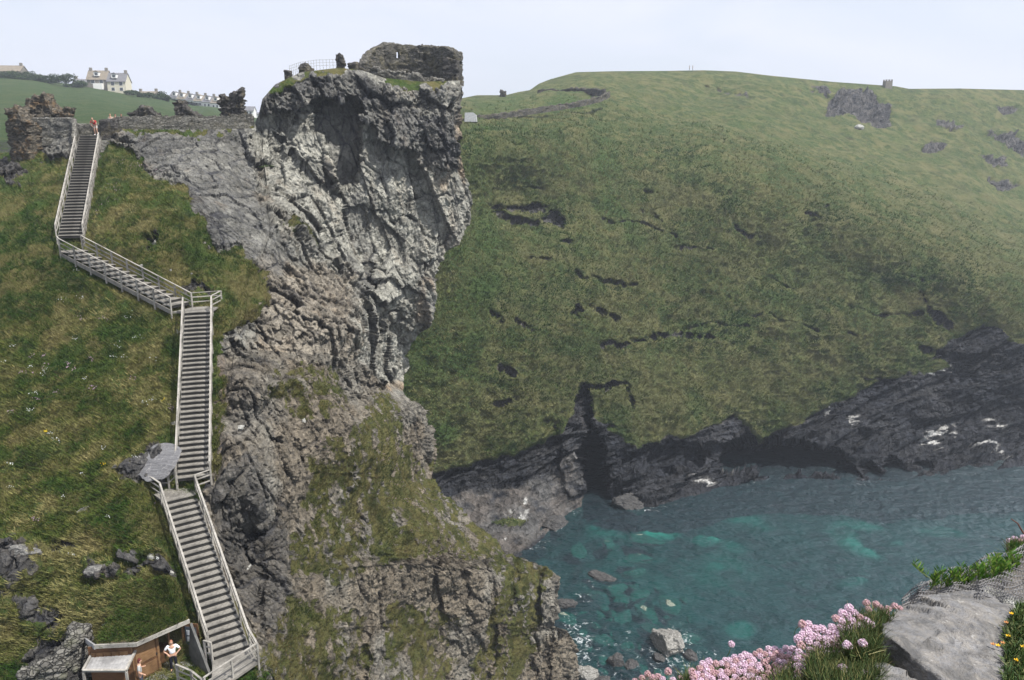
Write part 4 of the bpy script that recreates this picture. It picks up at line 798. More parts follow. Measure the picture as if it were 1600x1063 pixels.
masonry('ruined_gate_pier', 'leaning stack of thin slates topped with orange lichen at the far left wall', [PB(30, 246, 79), PB(44, 246, 78.3), PB(58, 244, 78)], [4.3, 4.6, 3.3], 1.6, m_lich, 21, 'ruin', amp=.2, rag=.25)
masonry('curtain_wall', 'slate wall between the orange topped pier and the head of the stairs', [PB(54, 220, 79.0), PB(90, 219, 79), PB(120, 222, 78.5)], [2.15, 2.1, 2.2], .6, m_wall, 22, 'castle wall', rag=.05, amp=.05)
masonry('return_wall', 'narrow wall end running down beside the top of the stairs', [PB(121, 224, 78), PB(119, 240, 75.2)], [2.3, 1.5], .45, m_wall, 23, 'castle wall', rag=.05, amp=.05)
masonry('rubble_mound', 'broken heap of masonry with lichen behind the left slate wall', [PB(44, 205, 87), PB(62, 205, 88), PB(82, 205, 88), PB(98, 203, 88), PB(114, 203, 88)], [2.6, 3.4, 3.5, 1.6, 2.2], 2.0, m_lich, 24, 'ruin', amp=.25, rag=.5)
masonry('gateway_wall', 'low wall across the head of the stairs behind the man in red', [PB(122, 210, 81), PB(150, 210, 81), PB(162, 210, 80)], [1.0, .95, .95], .5, m_wall, 25, 'castle wall', rag=.06, amp=.05)
masonry('wall_block', 'dark squared block of wall right of the stair head', [PB(161, 211, 79.2), PB(185, 210, 79.0)], [1.35, 1.4], .8, m_ruin, 26, 'castle wall', rag=.05, amp=.05)
cw = masonry('castle_courtyard_wall', 'long low slate curtain wall with upright coping along the clifftop', [PB(184, 208, 80), PB(240, 207, 80.5), PB(300, 206, 81.5), PB(350, 206, 82.5), PB(397, 202, 83.5)], [1.45, 1.4, 1.35, 1.3, 1.2], .55, m_wall, 27, 'castle wall', rag=.05, amp=.05)
# upright coping slates as a part of that wall
mb = MB(); rr_ = random.Random(3); pts_ = [PB(184, 208, 80), PB(240, 207, 80.5), PB(300, 206, 81.5), PB(350, 206, 82.5), PB(397, 202, 83.5)]
for a_, b_ in zip(pts_[:-1], pts_[1:]):
    k_ = int((b_ - a_).length / .17)
    for k in range(k_): p_ = a_.lerp(b_, k / k_) + up * (1.32 + rr_.uniform(0, .14)); mb.box(p_, (.11, .5, rr_.uniform(.22, .4)), (Vector((.98, .1, rr_.uniform(-.2, .2))).normalized(), Vector((0, 1, 0)), up))
mb.build('coping', m_wall, cw, pts_[0])
masonry('ruined_wall', 'low broken stump of wall behind the long curtain wall', [PB(208, 196, 90), PB(222, 196, 90), PB(240, 196, 90), PB(258, 196, 90)], [1.3, 1.9, 1.7, .7], 1.4, m_ruin, 28, 'ruin', amp=.2, rag=.3)
masonry('ruined_wall', 'sloping broken stump of wall right of the lower one, behind the curtain wall', [PB(277, 196, 92), PB(290, 196, 92), PB(303, 196, 92), PB(322, 196, 92)], [2.4, 2.5, 1.6, .7], 1.4, m_ruin, 29, 'ruin', amp=.2, rag=.3)
masonry('ruined_pillar', 'tall dark two lobed ruined pillar beside the cliff gap', [PB(349, 194, 88), PB(357, 194, 88), PB(365, 194, 88), PB(373, 194, 88), PB(382, 194, 88)], [3.2, 2.9, 2.8, 3.5, 3.6], 1.4, m_ruin, 30, 'ruin', amp=.25, rag=.15)
kw = masonry('round_castle_wall', 'high curved ruined castle wall with two slits crowning the headland', [PB(566, 118, 97), PB(578, 120, 99.5), PB(600, 124, 101.5), (PB(640, 128, 102.5)), PB(680, 128, 101.5), PB(705, 127, 99), PB(717, 128, 97)], [1.3, 2.9, 4.1, 4.4, 4.1, 3.8, 3.2], 1.1, m_keep, 31, 'castle wall', amp=.12, rag=.05, res=.13, holes=((6.6, 6.84, .62, .78), (10.4, 10.64, .60, .76)))
masonry('tower_stub', 'square dark masonry stub at the right end of the headland wall', [PB(696, 134, 96.5), PB(717, 135, 96)], [3.0, 2.9], 1.4, m_ruin, 32, 'castle wall', rag=.08, amp=.1)
masonry('rubble_footing', 'grey rubble footing below the curved headland wall', [PB(580, 126, 95), PB(620, 134, 94.8), PB(660, 139, 94.5), (PB(694, 140, 94.5))], [1.3, 1.6, 1.3, 1.0], .8, m_wall, 33, 'ruin', rag=.5, amp=.15)
masonry('ruined_pinnacle', 'thin ruined pinnacle on the headland skyline beside the railing', [PB(527, 109, 90), PB(532, 109, 90), PB(538, 109, 90)], [1.55, 1.65, 1.2], .7, m_ruin, 34, 'ruin', amp=.16, rag=.25)
masonry('ruined_wall', 'small block of masonry at the left end of the skyline railing', [PB(446, 128, 87), PB(456, 128, 87)], [1.15, 1.05], .7, m_ruin, 35, 'ruin', amp=.1)
masonry('ruined_wall', 'low rocks between the thin pinnacle and the curved wall', [PB(546, 113, 93), PB(556, 113, 93), PB(567, 116, 94)], [.7, .8, .5], .9, m_ruin, 36, 'ruin', amp=.15, rag=.4)
masonry('ruined_wall', 'grassy masonry hump midway along the skyline railing', [PB(470, 115, 87), PB(479, 115, 87), PB(490, 115, 87)], [.6, 1.0, .5], .9, m_ruin, 37, 'ruin', amp=.12, rag=.3)
# skyline railing
m_metal = flat_mat('galvanised', (.35, .36, .37), .5, .5); ff0 = PB(455, 119, 90); fe = empty('metal_railing', ff0, 'thin metal safety railing along the headland skyline', 'railing')
fpts = [PB(453, 119, 91), PB(470, 113, 91.5), PB(495, 109.5, 92), PB(526, 108.5, 92)]
for z_ in (.45, .75, 1.05): MB().tube([p_ + up * z_ for p_ in fpts], .018, 5).build('rail', m_metal, fe, ff0)
for a_, b_ in zip(fpts[:-1], fpts[1:]):
    for k in range(6): p_ = a_.lerp(b_, k / 6); MB().tube([p_ - up * .3, p_ + up * 1.1], .025, 5).build('post', m_metal, fe, ff0)
# dry stone wall left of the hut
masonry('dry_stone_wall', 'rough dry stone retaining wall left of the hut canopy', [PZ(40, 1085, YZ - .2), PZ(95, 1072, YZ - .1), PZ(128, 1052, YZ), PZ(136, 1040, YZ)], [1.2, 1.7, 2.2, 2.35], .9, stone_mat('dry_stone', (.15, .145, .13), .3, 3.4, (1, 1, 1.8), (.12, .13, .06)), 38, 'wall', amp=.16, rag=.12, res=.08)
# ------------------------------------------------------------------ HOUSES ON THE FAR RIDGE
m_slate = flat_mat('slate_roof', (.13, .13, .14), .7, .3, .2, 1.5); m_brroof = flat_mat('lichened_roof', (.19, .165, .13), .8, .2, .25, 1.5); m_cream = flat_mat('cream_render', (.55, .52, .42), .9, .2, .06); m_white = flat_mat('white_render', (.72, .72, .70), .9, .2, .05); m_stone = flat_mat('grey_stone_wall', (.20, .185, .16), .9, .2, .25, 3); m_glass = flat_mat('window_glass', (.04, .05, .06), .15, .6, .1)
def house(name, label, px, py, D, w, d, h, rh, yaw, wall, roof, group=None, chim=(0, 1), wins=(), dormers=(), porch=None, cat='house'):
    """gabled house; front faces the camera side; wins (u, z, w, h), dormers u"""
    o = P(px, py, D); c, s_ = math.cos(yaw), math.sin(yaw); X = Vector((c, s_, 0)); Y = Vector((-s_, c, 0)); e = empty(name, o, label, cat, group); U = lambda a, b, z: X * a + Y * b + Vector((0, 0, z))
    a, b = w / 2, d / 2; mb = MB(); lo = -3
    mb.v += [tuple(U(x, y, z)) for z in (lo, h) for x, y in ((-a, -b), (a, -b), (a, b), (-a, b))] + [tuple(U(-a, 0, h + rh)), tuple(U(a, 0, h + rh))]
    mb.f += [(0, 1, 5, 4), (2, 3, 7, 6), (1, 2, 6, 9, 5), (3, 0, 4, 8, 7), (3, 2, 1, 0), (4, 5, 9, 8), (6, 7, 8, 9)]; mb.mi += [0] * 7; mb.build('wall', wall, e)
    k = rh / b; rb_ = MB()
    for sg in (-1, 1):
        p = [U(-a - .25, sg * (b + .35), h - .35 * k + .06), U(a + .25, sg * (b + .35), h - .35 * k + .06), U(a + .25, 0, h + rh + .06), U(-a - .25, 0, h + rh + .06)]; rb_.prism(p, (0, 0, .16))
    ro = rb_.build('roof', roof, e)
    for u in chim: q_ = U(-a + .6 + (w - 1.2) * u, 0, h + rh + .3); MB().box(q_, (1.0, .8, 1.9), (X, Y, up)).build('chimney', m_stone, ro)
    for (u, z, ww, wh_) in wins:
        f = MB().box(U(-a + w * u, -b - .03, z), (ww + .2, .06, wh_ + .2), (X, Y, up)).build('window', m_white, e); MB().box(U(-a + w * u, -b - .07, z), (ww, .03, wh_), (X, Y, up)).build('pane', m_glass, f)
    for u in dormers:
        q_ = U(-a + w * u, -b * .55, h + rh * .45 + .5); dm = MB().box(q_, (1.9, 2.6, 1.5), (X, Y, up)).build('dormer', m_white, ro); MB().box(q_ + Y * -1.32, (1.1, .04, .9), (X, Y, up)).build('pane', m_glass, dm)
        MB().prism([q_ + X * -1.1 + Y * -1.5 + up * .75, q_ + X * 1.1 + Y * -1.5 + up * .75, q_ + Y * -1.5 + up * 1.4], Y * 3).build('dormer_roof', roof, dm)
    if porch: MB().box(U(-a + w * porch[0], -b - .9, 1.1), (porch[1], 1.8, 2.3), (X, Y, up)).build('porch', m_white, e)
    return e
house('stone_house', 'long grey stone house cut by the left edge on the ridge', 6, 122, 345, 17, 7, 2.4, 2.4, .1, m_stone, m_brroof, chim=(.02, .98), wins=((.3, 1.5, 1.2, 1.1), (.7, 1.5, 1.2, 1.1)))
house('ridge_house', 'left half of the twin houses, brown roof and grey stone wall', 158, 141, 330, 7.6, 6.5, 3.9, 3.4, .10, m_stone, m_brroof, 'twin houses on the ridge', (.02, .96), ((.3, 3, 1.3, 1.3), (.72, 3, 1.3, 1.3)), (.5,), (.6, 3.4))
house('ridge_house', 'right half of the twin houses, slate roof and cream wall', 188, 144, 329.5, 7.0, 6.5, 3.9, 3.2, .10, m_cream, m_slate, 'twin houses on the ridge', (1.0,), ((.3, 3, 1.2, 1.3), (.75, 3, 1.2, 1.3), (.3, .9, 1.2, 1.2), (.75, .9, 1.2, 1.2)), (.4,))
house('ridge_cottage', 'small slate roof just showing left of the twin houses', 128, 137, 340, 5.0, 7, .8, 2.4, .9, m_stone, m_slate, None, (0,))
house('ridge_cottage', 'low stone roof with a chimney at each end between twin houses and terrace', 233, 152, 350, 8.2, 7, .9, 1.3, -.1, m_stone, m_brroof, None, (0, 1))
for k in range(6):
    house('terraced_house', ['leftmost house of the distant white terrace, all roof above the field', 'second house from the left in the distant terrace', 'third house from the left in the distant terrace', 'fourth house from the left in the distant terrace', 'fifth house from the left in the distant terrace', 'rightmost house of the distant terrace, by the dark pillar'][k], 278 + k * 13.2, 163 + k * 2.05, 405 - k * 3, 4.75, 8, 2.9 + .1 * k, 2.6, -.16, m_white, m_brroof if k % 2 else m_slate, 'terrace of white houses on the skyline', (1.0,), ((.3, 1.8, .8, 1.1), (.7, 1.8, .8, 1.1)), (.5,) if k else (.6,))
house('white_cottage', 'small white house with grey roof right of the dark ruined pillar', 391, 181, 390, 4.6, 6, 2.2, 1.9, .1, m_white, m_slate, None, (), ((.35, 1.2, 1, 1), (.7, 1.2, 1, 1)))
house('white_shed', 'low white shed furthest right of the skyline buildings', 401, 183, 400, 3.4, 5, 1.2, .8, .1, m_white, m_slate, None, ())
# little tower on the far hill
tw = P(1386.5, 134.5, 303); te = empty('hilltop_tower', tw, 'tiny square battlemented tower on the right skyline', 'tower')
mb = MB().box(up * .2, (2.5, 2.5, 2.9)); mb.build('wall', m_stone, te)
for x_, y_ in ((-1., -1.), (1., -1.), (-1., 1.), (1., 1.), (0, -1.)): MB().box(Vector((x_, y_, 1.9)), (.45, .45, .6)).build('merlon', m_stone, te)
# field walls and white building on the hill
masonry('field_wall', 'long dry stone wall winding up the hillside beside the headland', [P(738, 187, 181), P(775, 185, 182), P(800, 180.5, 184), P(840, 174, 188), P(880, 168, 192), P(910, 163, 196), P(935, 157, 200), P(952, 149, 206)], [.85] * 8, .6, m_keep, 41, 'wall', amp=.2, rag=.3, res=.4)
masonry('field_wall', 'short dark upper stone wall closing the small hill enclosure', [P(840, 148, 232), P(880, 147, 230), P(910, 146, 226), P(945, 148, 212)], [1.3] * 4, .9, m_ruin, 42, 'wall', amp=.2, rag=.4, res=.4)
masonry('skyline_rock', 'small rock lump on the hill skyline right of the headland', [P(782, 149, 232), P(790, 149, 232)], [1.6, 1.1], 1.4, m_ruin, 43, 'rock', amp=.3, rag=.3, res=.3)
wb = P(735, 183, 176); we = empty('rock_shelter', wb, 'pale low stone shed beside the headland cliff foot of the wall', 'shed'); MB().prism([Vector((-1.3, 0, -1)), Vector((1.4, 0, -1)), Vector((1.2, 0, .5)), Vector((.6, 0, .95)), Vector((-1.2, 0, .9))], (0, 3, 0)).build('wall', m_conc if False else flat_mat('pale_stone', (.42, .43, .44), .9), we)
# ------------------------------------------------------------------ BUSHES
def leafy(name, label, c, size, count, leaf, cols, seed, cat='bush', group=None, trunk=True):
    """clump of small leaf faces through an uneven volume, on a few stems"""
    rng = np.random.default_rng(seed); c = Vector(c); e = empty(name, c, label, cat, group); nb = 7
    cen = rng.normal(size=(nb, 3)) * np.array([.42, .3, .16]) * np.array(size) + np.array([0, 0, size[2] * .45]); rad = rng.uniform(.25, .45, nb)
    k = rng.integers(0, nb, count); d = rng.normal(size=(count, 3)); d /= np.linalg.norm(d, axis=1, keepdims=True); p = cen[k] + d * (rad[k] * rng.random(count) ** .35)[:, None] * np.array(size)
    p[:, 2] = np.maximum(p[:, 2], .02); t1 = rng.normal(size=(count, 3)); t1 /= np.linalg.norm(t1, axis=1, keepdims=True); t2 = np.cross(t1, rng.normal(size=(count, 3))); t2 /= np.linalg.norm(t2, axis=1, keepdims=True)
    s_ = (leaf * rng.uniform(.6, 1.4, count))[:, None]; vv = np.stack([p - t1 * s_, p - t2 * s_ * .5, p + t1 * s_, p + t2 * s_ * .5], 1).reshape(-1, 3)
    n = NT(name); g = n.noise(1.2 / max(size), 3); at = np.repeat(np.stack([rng.random(count)] * 4, -1), 4, 0); a_ = n.n('ShaderNodeAttribute', _attribute_name='wt'); r = sep(n, a_.outputs['Color'])[0]
    raw_mesh('foliage', vv, np.arange(count * 4).reshape(-1, 4), n.pbr(n.ramp(r, (0, cols[0]), (1, cols[1])), .8, None, .15), at, False, e)
    mb = MB()
    for q in cen[:4]: mb.tube([Vector((q[0] * .3, q[1] * .3, -.3)), Vector(q)], [size[2] * .04, size[2] * .015], 5)
    mb.build('stem', m_riser, e); return e
hc = ((.012, .03, .010), (.045, .07, .022))
for k, (x, y, w_b, h_b) in enumerate([(6, 124, 9, 3), (24, 126, 9, 3), (43, 126, 8, 2.6), (60, 128, 8, 2.6), (78, 130, 7, 2.3), (100, 130, 8, 3.6), (120, 136, 6, 2.4), (205, 148, 5, 2.0), (218, 152, 5, 2), (247, 156, 5, 2.6), (258, 159, 5, 2.2)]):
    leafy('hedge_bush', ['dark hedge bush at the left frame edge under the stone house', 'dark hedge bush below the right end of the stone house', 'second hedge bush right of the stone house', 'low hedge bush midway between stone house and round bush', 'hedge bush just left of the tall round bush', 'tallest round bush on the ridge hedge', 'hedge bush touching the small slate roof', 'small bush at the right foot of the cream house', 'low bush left of the two chimney cottage', 'bush right of the two chimney cottage', 'last skyline bush before the white terrace'][k], P(x, y, 318), (w_b, 5, h_b), 1500, .28, hc, 60 + k, 'bush', 'hedge along the ridge')
# ------------------------------------------------------------------ SEA ROCKS
def boulder(name, label, c, size, yaw, tilt, mat, seed, cat='rock', group=None, sub=5, amp=1.0, sharp=.5):
    bm_ = bmesh.new(); bmesh.ops.create_icosphere(bm_, subdivisions=sub, radius=1); me = bpy.data.meshes.new(name); rng = np.random.default_rng(seed)
    v = np.array([x.co[:] for x in bm_.verts]); pl = rng.normal(size=(11, 3)); pl /= np.linalg.norm(pl, axis=1, keepdims=True); dd = rng.uniform(.52, .85, 11)
    k = (v @ pl.T); sc = np.where(k > .05, dd / np.maximum(k, .05), 9).min(1); v = v * np.minimum(sc, 1)[:, None]
    f_, e_ = facet(v * 2.4 + seed, seed, .8, True); n_ = v / np.linalg.norm(v, axis=1, keepdims=True); v = v + n_ * (amp * (.10 * f_ + .06 * fbm(v * 3 + seed, 4, seed) + .03 * fbm(v * 9 + seed, 3, seed)))[:, None]
    v = v * np.array(size)
    for a, b in zip(bm_.verts, v): a.co = b
    bm_.to_mesh(me); bm_.free(); o = new_obj(name, me, mat, None, c); o.rotation_euler = (tilt, tilt * .6, yaw); tag(o, label, cat, group); return o
def rock_mat(name, c1, c2, c3, sc=1.0, band=(1, 1, 5)):
    n = NT(name); s_ = n.noise(2.2 * sc, 6, .7, vec=n.coord(band, rot=(.3, .4, 0)), dist=.4); f = n.noise(5 * sc, 6, .7); c = n.mix(n.ramp(s_, (.35, 0), (.65, 1)), c1, c2); c = n.mix(n.ramp(f, (.55, 0), (.7, 1)), c, c3)
    return n.pbr(c, .8, n.bump(n.math('ADD', s_, f), .8, .12 / sc), .3)
mr_b = rock_mat('wet_sea_rock', (.022, .022, .024), (.075, .073, .07), (.15, .145, .135)); mr_l = rock_mat('pale_sea_rock', (.10, .098, .09), (.27, .262, .24), (.44, .43, .40)); mr_s = rock_mat('sunken_rock', (.09, .12, .10), (.22, .24, .19), (.33, .35, .30))
SR_ = [(1043, 1008, 2.3, 3.0, 2.0, .5, 'large pale pointed boulder standing alone in the shallows', mr_l, 1), (944, 902, 2.4, 1.2, .7, -.4, 'dark flat rock just breaking the surface in the middle of the cove', mr_b, 2), (887, 946, 1.6, 1.1, .8, -.3, 'dark wet rock awash beside the spur edge', mr_b, 3),
  (962, 1034, 1.3, 1.1, 1.1, .6, 'upright dark boulder left of the large pale boulder', mr_b, 4), (989, 1041, 1.0, .9, .7, .2, 'small grey boulder between the dark upright one and the large pale one', mr_b, 5), (914, 1052, 1.7, 1.4, 1.0, .1, 'grey boulder at the foot of the pale cliff corner', mr_l, 6),
  (1078, 1024, .8, 1.3, .7, .5, 'narrow dark rock right of the large pale boulder', mr_b, 7), (1028, 1030, .9, .9, .6, .9, 'low brown rock under the left foot of the large pale boulder', mr_b, 8), (940, 1064, 1.2, 1.0, .7, .4, 'dark boulder on the bottom frame edge', mr_b, 9), (1003, 1064, 1.0, .9, .5, .4, 'low rock by the bottom edge near the first pink flowers', mr_b, 10),
  (985, 788, 3.2, 2.4, 1.6, .1, 'dark ribbed rock nose at the foot of the cave mouth', mr_b, 11), (870, 818, 2.6, 2.2, 1.0, .8, 'dark wet rock on the corner of the pale rock shelf', mr_b, 12)]
for (x, y, a, b, h, yw, lb_, mt, sd) in SR_: boulder('sea_boulder', lb_, PZ(x, y, .05 if h < 1 else .3), (a, b, h), yw, .25 if h > 1.5 else .1, mt, sd + 300, 'boulder', 'boulders breaking the water')
UW = [(1006, 845, 4.4, 2.0, 'large brown sunken rock near the teal sand patches'), (996, 874, 2.8, 1.6, 'pale green sunken slab below the large brown one'), (991, 896, 2.4, 1.4, 'brownish sunken rock below the pale green slab'), (962, 922, 2.6, 1.5, 'pale sunken rock just under the dark flat rock'), (1001, 930, 2.6, 1.3, 'slanting sunken rock right of the dark flat rock'),
  (974, 966, 2.4, 1.5, 'rounded grey sunken rock in the middle of the shallows'), (885, 968, 1.8, 1.6, 'green sunken rock against the spur edge'), (950, 850, 2.2, 1.4, 'dim sunken rock between the shelf and the large brown rock'), (903, 860, 3, 1.6, 'dim sunken rock off the tip of the pale shelf'), (1044, 945, 3.6, 2.0, 'wide dim sunken rock right of the slanting one'),
  (1010, 960, 3, 1.6, 'brown sunken rock between the rounded grey one and the wide dim one'), (972, 940, 1.6, 1.8, 'ochre tinged sunken rock at the end of the pale one'), (1016, 985, 1.8, 1.1, 'small sunken rock above the large pale boulder'), (925, 930, 2.0, 1.2, 'green sunken rock left of the pale one'), (940, 1000, 2.0, 1.3, 'sunken rock in the foam left of centre'), (1075, 1000, 2.0, 1.3, 'sunken rock in the foam right of the large pale boulder')]
for k, (x, y, a, b, lb_) in enumerate(UW): boulder('sunken_rock', lb_, PZ(x, y, -.75), (a * .85, b * .85, .8), .2 * k, .05, mr_s, 400 + k, 'rock', 'rocks under the water', 4)
zone = ['left part', 'middle', 'right part']
rk2_ = random.Random(12); src_ = None; q_ = 0
while q_ < 26:
    x, y = rk2_.uniform(885, 1090), rk2_.uniform(915, 1060)
    if x < 890 + (y > 980) * 20 or any((x - u[0]) ** 2 + ((y - u[1]) * 1.4) ** 2 < 17 ** 2 for u in UW + SR_): continue
    a = rk2_.uniform(.5, 1.1); o = boulder('seabed_stone', 'one of the small sunken stones strewn over the shallow bed of the cove', PZ(x, y, -1.15), (a * 1.2, a * .8, .5), rk2_.random() * 3, .1, mr_s, 440 + q_, 'stone', 'small stones under the shallows', 3); UW.append((x, y)); q_ += 1
# loose boulders and outcrops on the slopes
mr_g = rock_mat('slope_rock', (.06, .06, .06), (.20, .195, .18), (.36, .35, .33), 1.4); mr_w = rock_mat('white_rock', (.16, .16, .145), (.40, .40, .37), (.62, .62, .6), 1.4)
def on_slope(x, y):
    i, j = near_idx(x, y); return Vector(HV[i, j])
for k, (x, y, a, b, h, mt, lb_) in enumerate([(38, 862, .9, .5, .35, mr_g, 'grey white streaked outcrop near the left edge above the hut'), (60, 955, 1.0, .35, .3, mr_g, 'long dark slanting outcrop by the left edge'), (152, 890, .6, .35, .3, mr_g, 'dark outcrop with white top above the turf roof'), (243, 868, .42, .28, .25, mr_w, 'white broken rock left of the lower flight'),
    (265, 884, .22, .16, .2, mr_w, 'small white stone beside the lower flight'), (272, 656, .22, .2, .18, mr_w, 'pale stone left of the middle flight'), (213, 428, .7, .4, .4, mr_w, 'pale outcrop above the diagonal flight'), (222, 412, .3, .2, .2, mr_w, 'small pale rock on top of the pale outcrop'),
    (266, 428, .13, .1, .1, mr_w, 'round pale stone in the turf above the diagonal flight'), (300, 430, .15, .12, .1, mr_w, 'round pale stone furthest right above the diagonal flight'), (243, 380, .2, .2, .5, mr_w, 'narrow white streaked rock high above the diagonal flight'), (182, 728, .3, .2, .14, mr_g, 'small grey stone left of the flat slab'),
    (135, 796, .5, .22, .2, mr_g, 'flat grey stones in the turf at mid slope'), (376, 668, .3, .3, .25, mr_w, 'white stone below the rounded rock on the spur'), (476, 658, .22, .2, .2, mr_w, 'round white stone on the brown spur'), (386, 888, .35, .12, .1, mr_w, 'white streak stone on the dark rock face right of the stairs')]):
    p_ = on_slope(x, y); boulder('slope_rock', lb_, p_ - up * h * .22, (a, b, h), .3 * k, .2, mt, 500 + k, 'rock', 'rocks in the slope', 4)
# smooth slate slab by the first landing
boulder('slate_slab', 'large smooth slanting slate slab left of the stair landing', on_slope(240, 724) + Vector((0, 0, .05)), (2.0, 1.45, .26), -.35, .0, rock_mat('slab_slate', (.10, .10, .105), (.20, .20, .205), (.30, .29, .28), 1.0, (.4, 6, 1)), 533, 'rock', None, 5, .5).rotation_euler = (math.radians(32), math.radians(-8), -.35)
for k, (x, y, D, a, b, h, lb_) in enumerate([(1342, 201, 246, 1.5, 1.2, 1.1, 'pale fallen boulder below the big hill crag'), (1300, 170, 262, 0, 0, 0, ''), (1437, 273, 232, 1.0, .8, .5, 'white stone alone on the open hillside'), (1230, 146, 275, 0, 0, 0, '')]):
    if a: boulder('hill_rock', lb_, P(x, y, D) + up * .4, (a, b, h), k, .2, mr_w, 560 + k, 'rock', None, 4)
# ------------------------------------------------------------------ PEOPLE
def skin(name, joints, bones, mat, parent, sub=1, root=0):
    me = bpy.data.meshes.new(name); me.from_pydata([tuple(j[0]) for j in joints], bones, []); o = bpy.data.objects.new(name, me); COL.objects.link(o)
    m = o.modifiers.new('skin', 'SKIN'); m.use_smooth_shade = True
    for k, j in enumerate(joints):
        r = j[1]; me.skin_vertices[0].data[k].radius = (r, r) if not isinstance(r, tuple) else r
    me.skin_vertices[0].data[root].use_root = True
    s_ = o.modifiers.new('sub', 'SUBSURF'); s_.levels = s_.render_levels = sub; me.materials.append(mat)
    if parent is not None: o.parent = parent
    return o
m_skin = flat_mat('skin', (.45, .27, .19), .6, .3, .08)
def person(label, loc, yaw, shirt, trousers, hair, shoes, lean=0, arms='hips', knees=0, legs_bare=False, sit=False, sc=1.0):
    e = empty('person', loc, label, 'person'); e.rotation_euler = (0, 0, yaw); e.scale = (sc,) * 3
    hp_z = .93 - .05 * knees; sy = -math.sin(lean) * .5; hip = Vector((0, 0, hp_z)); ch = hip + Vector((0, sy * .9, .40 * math.cos(lean))); nk = hip + Vector((0, sy * 1.15, .56 * math.cos(lean))); hd = nk + Vector((0, -.05 * (1 + lean), .12)); tp = hd + Vector((0, -.01, .11))
    J = [(hip, (.15, .11)), (hip + (ch - hip) * .5, (.135, .095)), (ch, (.165, .11)), (nk, (.058, .058)), (hd, (.078, .09)), (tp, (.07, .08))]; B = [(0, 1), (1, 2), (2, 3), (3, 4), (4, 5)]
    arm_pts = []; leg_pts = []
    for s_ in (-1, 1):
        sh = ch + Vector((s_ * .19, 0, .07))
        if arms == 'hips': el = sh + Vector((s_ * .20, .02, -.25)); wr = hip + Vector((s_ * .19, -.05, .06)); 
        elif arms == 'lean': el = sh + Vector((s_ * .10, -.08, -.24)); wr = hip + Vector((s_ * .13, -.26, -.18))
        else: el = sh + Vector((s_ * .05, .03, -.28)); wr = el + Vector((s_ * -.03 if s_ < 0 else -.05, -.20, .03 if s_ > 0 else -.16))
        b = len(J); J += [(sh, .062), (el, .045), (wr, .030)]; B += [(2, b), (b, b + 1), (b + 1, b + 2)]; dirh = (wr - el).normalized() if arms != 'hips' else Vector((-s_ * .5, -.6, -.6)).normalized(); pm = wr + dirh * .07; J.append((pm, (.038, .018))); B.append((b + 2, b + 3))
        for q in range(4): f = len(J); off = Vector((0, 0, 0)) + dirh.cross(Vector((0, 0, 1))).normalized() * (.024 * (q - 1.5)); J += [(pm + off + dirh * .035, .009), (pm + off + dirh * (.07 - .006 * abs(q - 1.3)) + Vector((0, .012, -.012)), .007)]; B += [(b + 3, f), (f, f + 1)]
        f = len(J); side_ = dirh.cross(Vector((0, 0, 1))).normalized(); J += [(wr + dirh * .04 + side_ * .045, .009), (wr + dirh * .075 + side_ * .06, .008)]; B += [(b + 2, f), (f, f + 1)]; arm_pts.append((sh, el, wr))
        hj = hip + Vector((s_ * .095, 0, -.05)); kn = Vector((s_ * .11, -.05 - .12 * knees, .50)); an = Vector((s_ * .12, .02, .09)); toe = an + Vector((s_ * .03, -.17, -.055)); b = len(J); J += [(hj, .09), (kn, .058), (an, .038), (toe, (.04, .025))]; B += [(0, b), (b, b + 1), (b + 1, b + 2), (b + 2, b + 3)]; leg_pts.append((hj, kn, an, toe))
    skin('body', J, B, m_skin, e, 2)
    ms = flat_mat('shirt', shirt, .9, .1, .12, 9); mt = flat_mat('trousers', trousers, .9, .1, .15, 9)
    J = [(hip + Vector((0, 0, .04)), (.165, .125)), (hip + (ch - hip) * .5, (.155, .115)), (ch, (.185, .13)), (ch + (nk - ch) * .62, (.085, .07))]; B = [(0, 1), (1, 2), (2, 3)]
    for sh, el, wr in arm_pts: b = len(J); J += [(sh, .078), (sh + (el - sh) * .75, .065)]; B += [(2, b), (b, b + 1)]
    skin('shirt', J, B, ms, e, 2)
    J = [(hip + Vector((0, 0, .03)), (.16, .12)), (hip + Vector((0, 0, -.06)), (.15, .12))]; B = [(0, 1)]
    for hj, kn, an, toe in leg_pts:
        b = len(J); J += [(hj + (kn - hj) * .15, .10), (hj + (kn - hj) * .8, .082)]; B += [(1, b), (b, b + 1)]
        if not legs_bare: J += [(kn + (an - kn) * .1, .07), (an + Vector((0, 0, .02)), .06)]; B += [(b + 1, b + 2), (b + 2, b + 3)]
    skin('trousers', J, B, mt, e, 2)
    for hj, kn, an, toe in leg_pts: skin('shoe', [(an + Vector((0, .035, -.04)), (.05, .05)), (an + Vector((0, -.05, -.045)), (.05, .045)), (toe + Vector((0, -.02, .01)), (.045, .03))], [(0, 1), (1, 2)], flat_mat('shoe', shoes, .6), e, 2)
    # face: nose, eyes, mouth, ears; hair
    mbf = MB(); mbf.prism([hd + Vector((-.014, -.085, -.01)), hd + Vector((.014, -.085, -.01)), hd + Vector((0, -.085, .04))], (0, -.022, -.006)); 
    for s_ in (-1, 1): mbf.box(hd + Vector((s_ * .08, .0, .015)), (.015, .03, .05))
    mbf.build('face_relief', m_skin, e)
    mbe = MB(); [mbe.box(hd + Vector((s_ * .032, -.088, .038)), (.024, .008, .012)) for s_ in (-1, 1)]; mbe.box(hd + Vector((0, -.088, -.035)), (.045, .008, .008)); mbe.build('eyes_and_mouth', flat_mat('dark_features', (.06, .03, .025), .5), e)
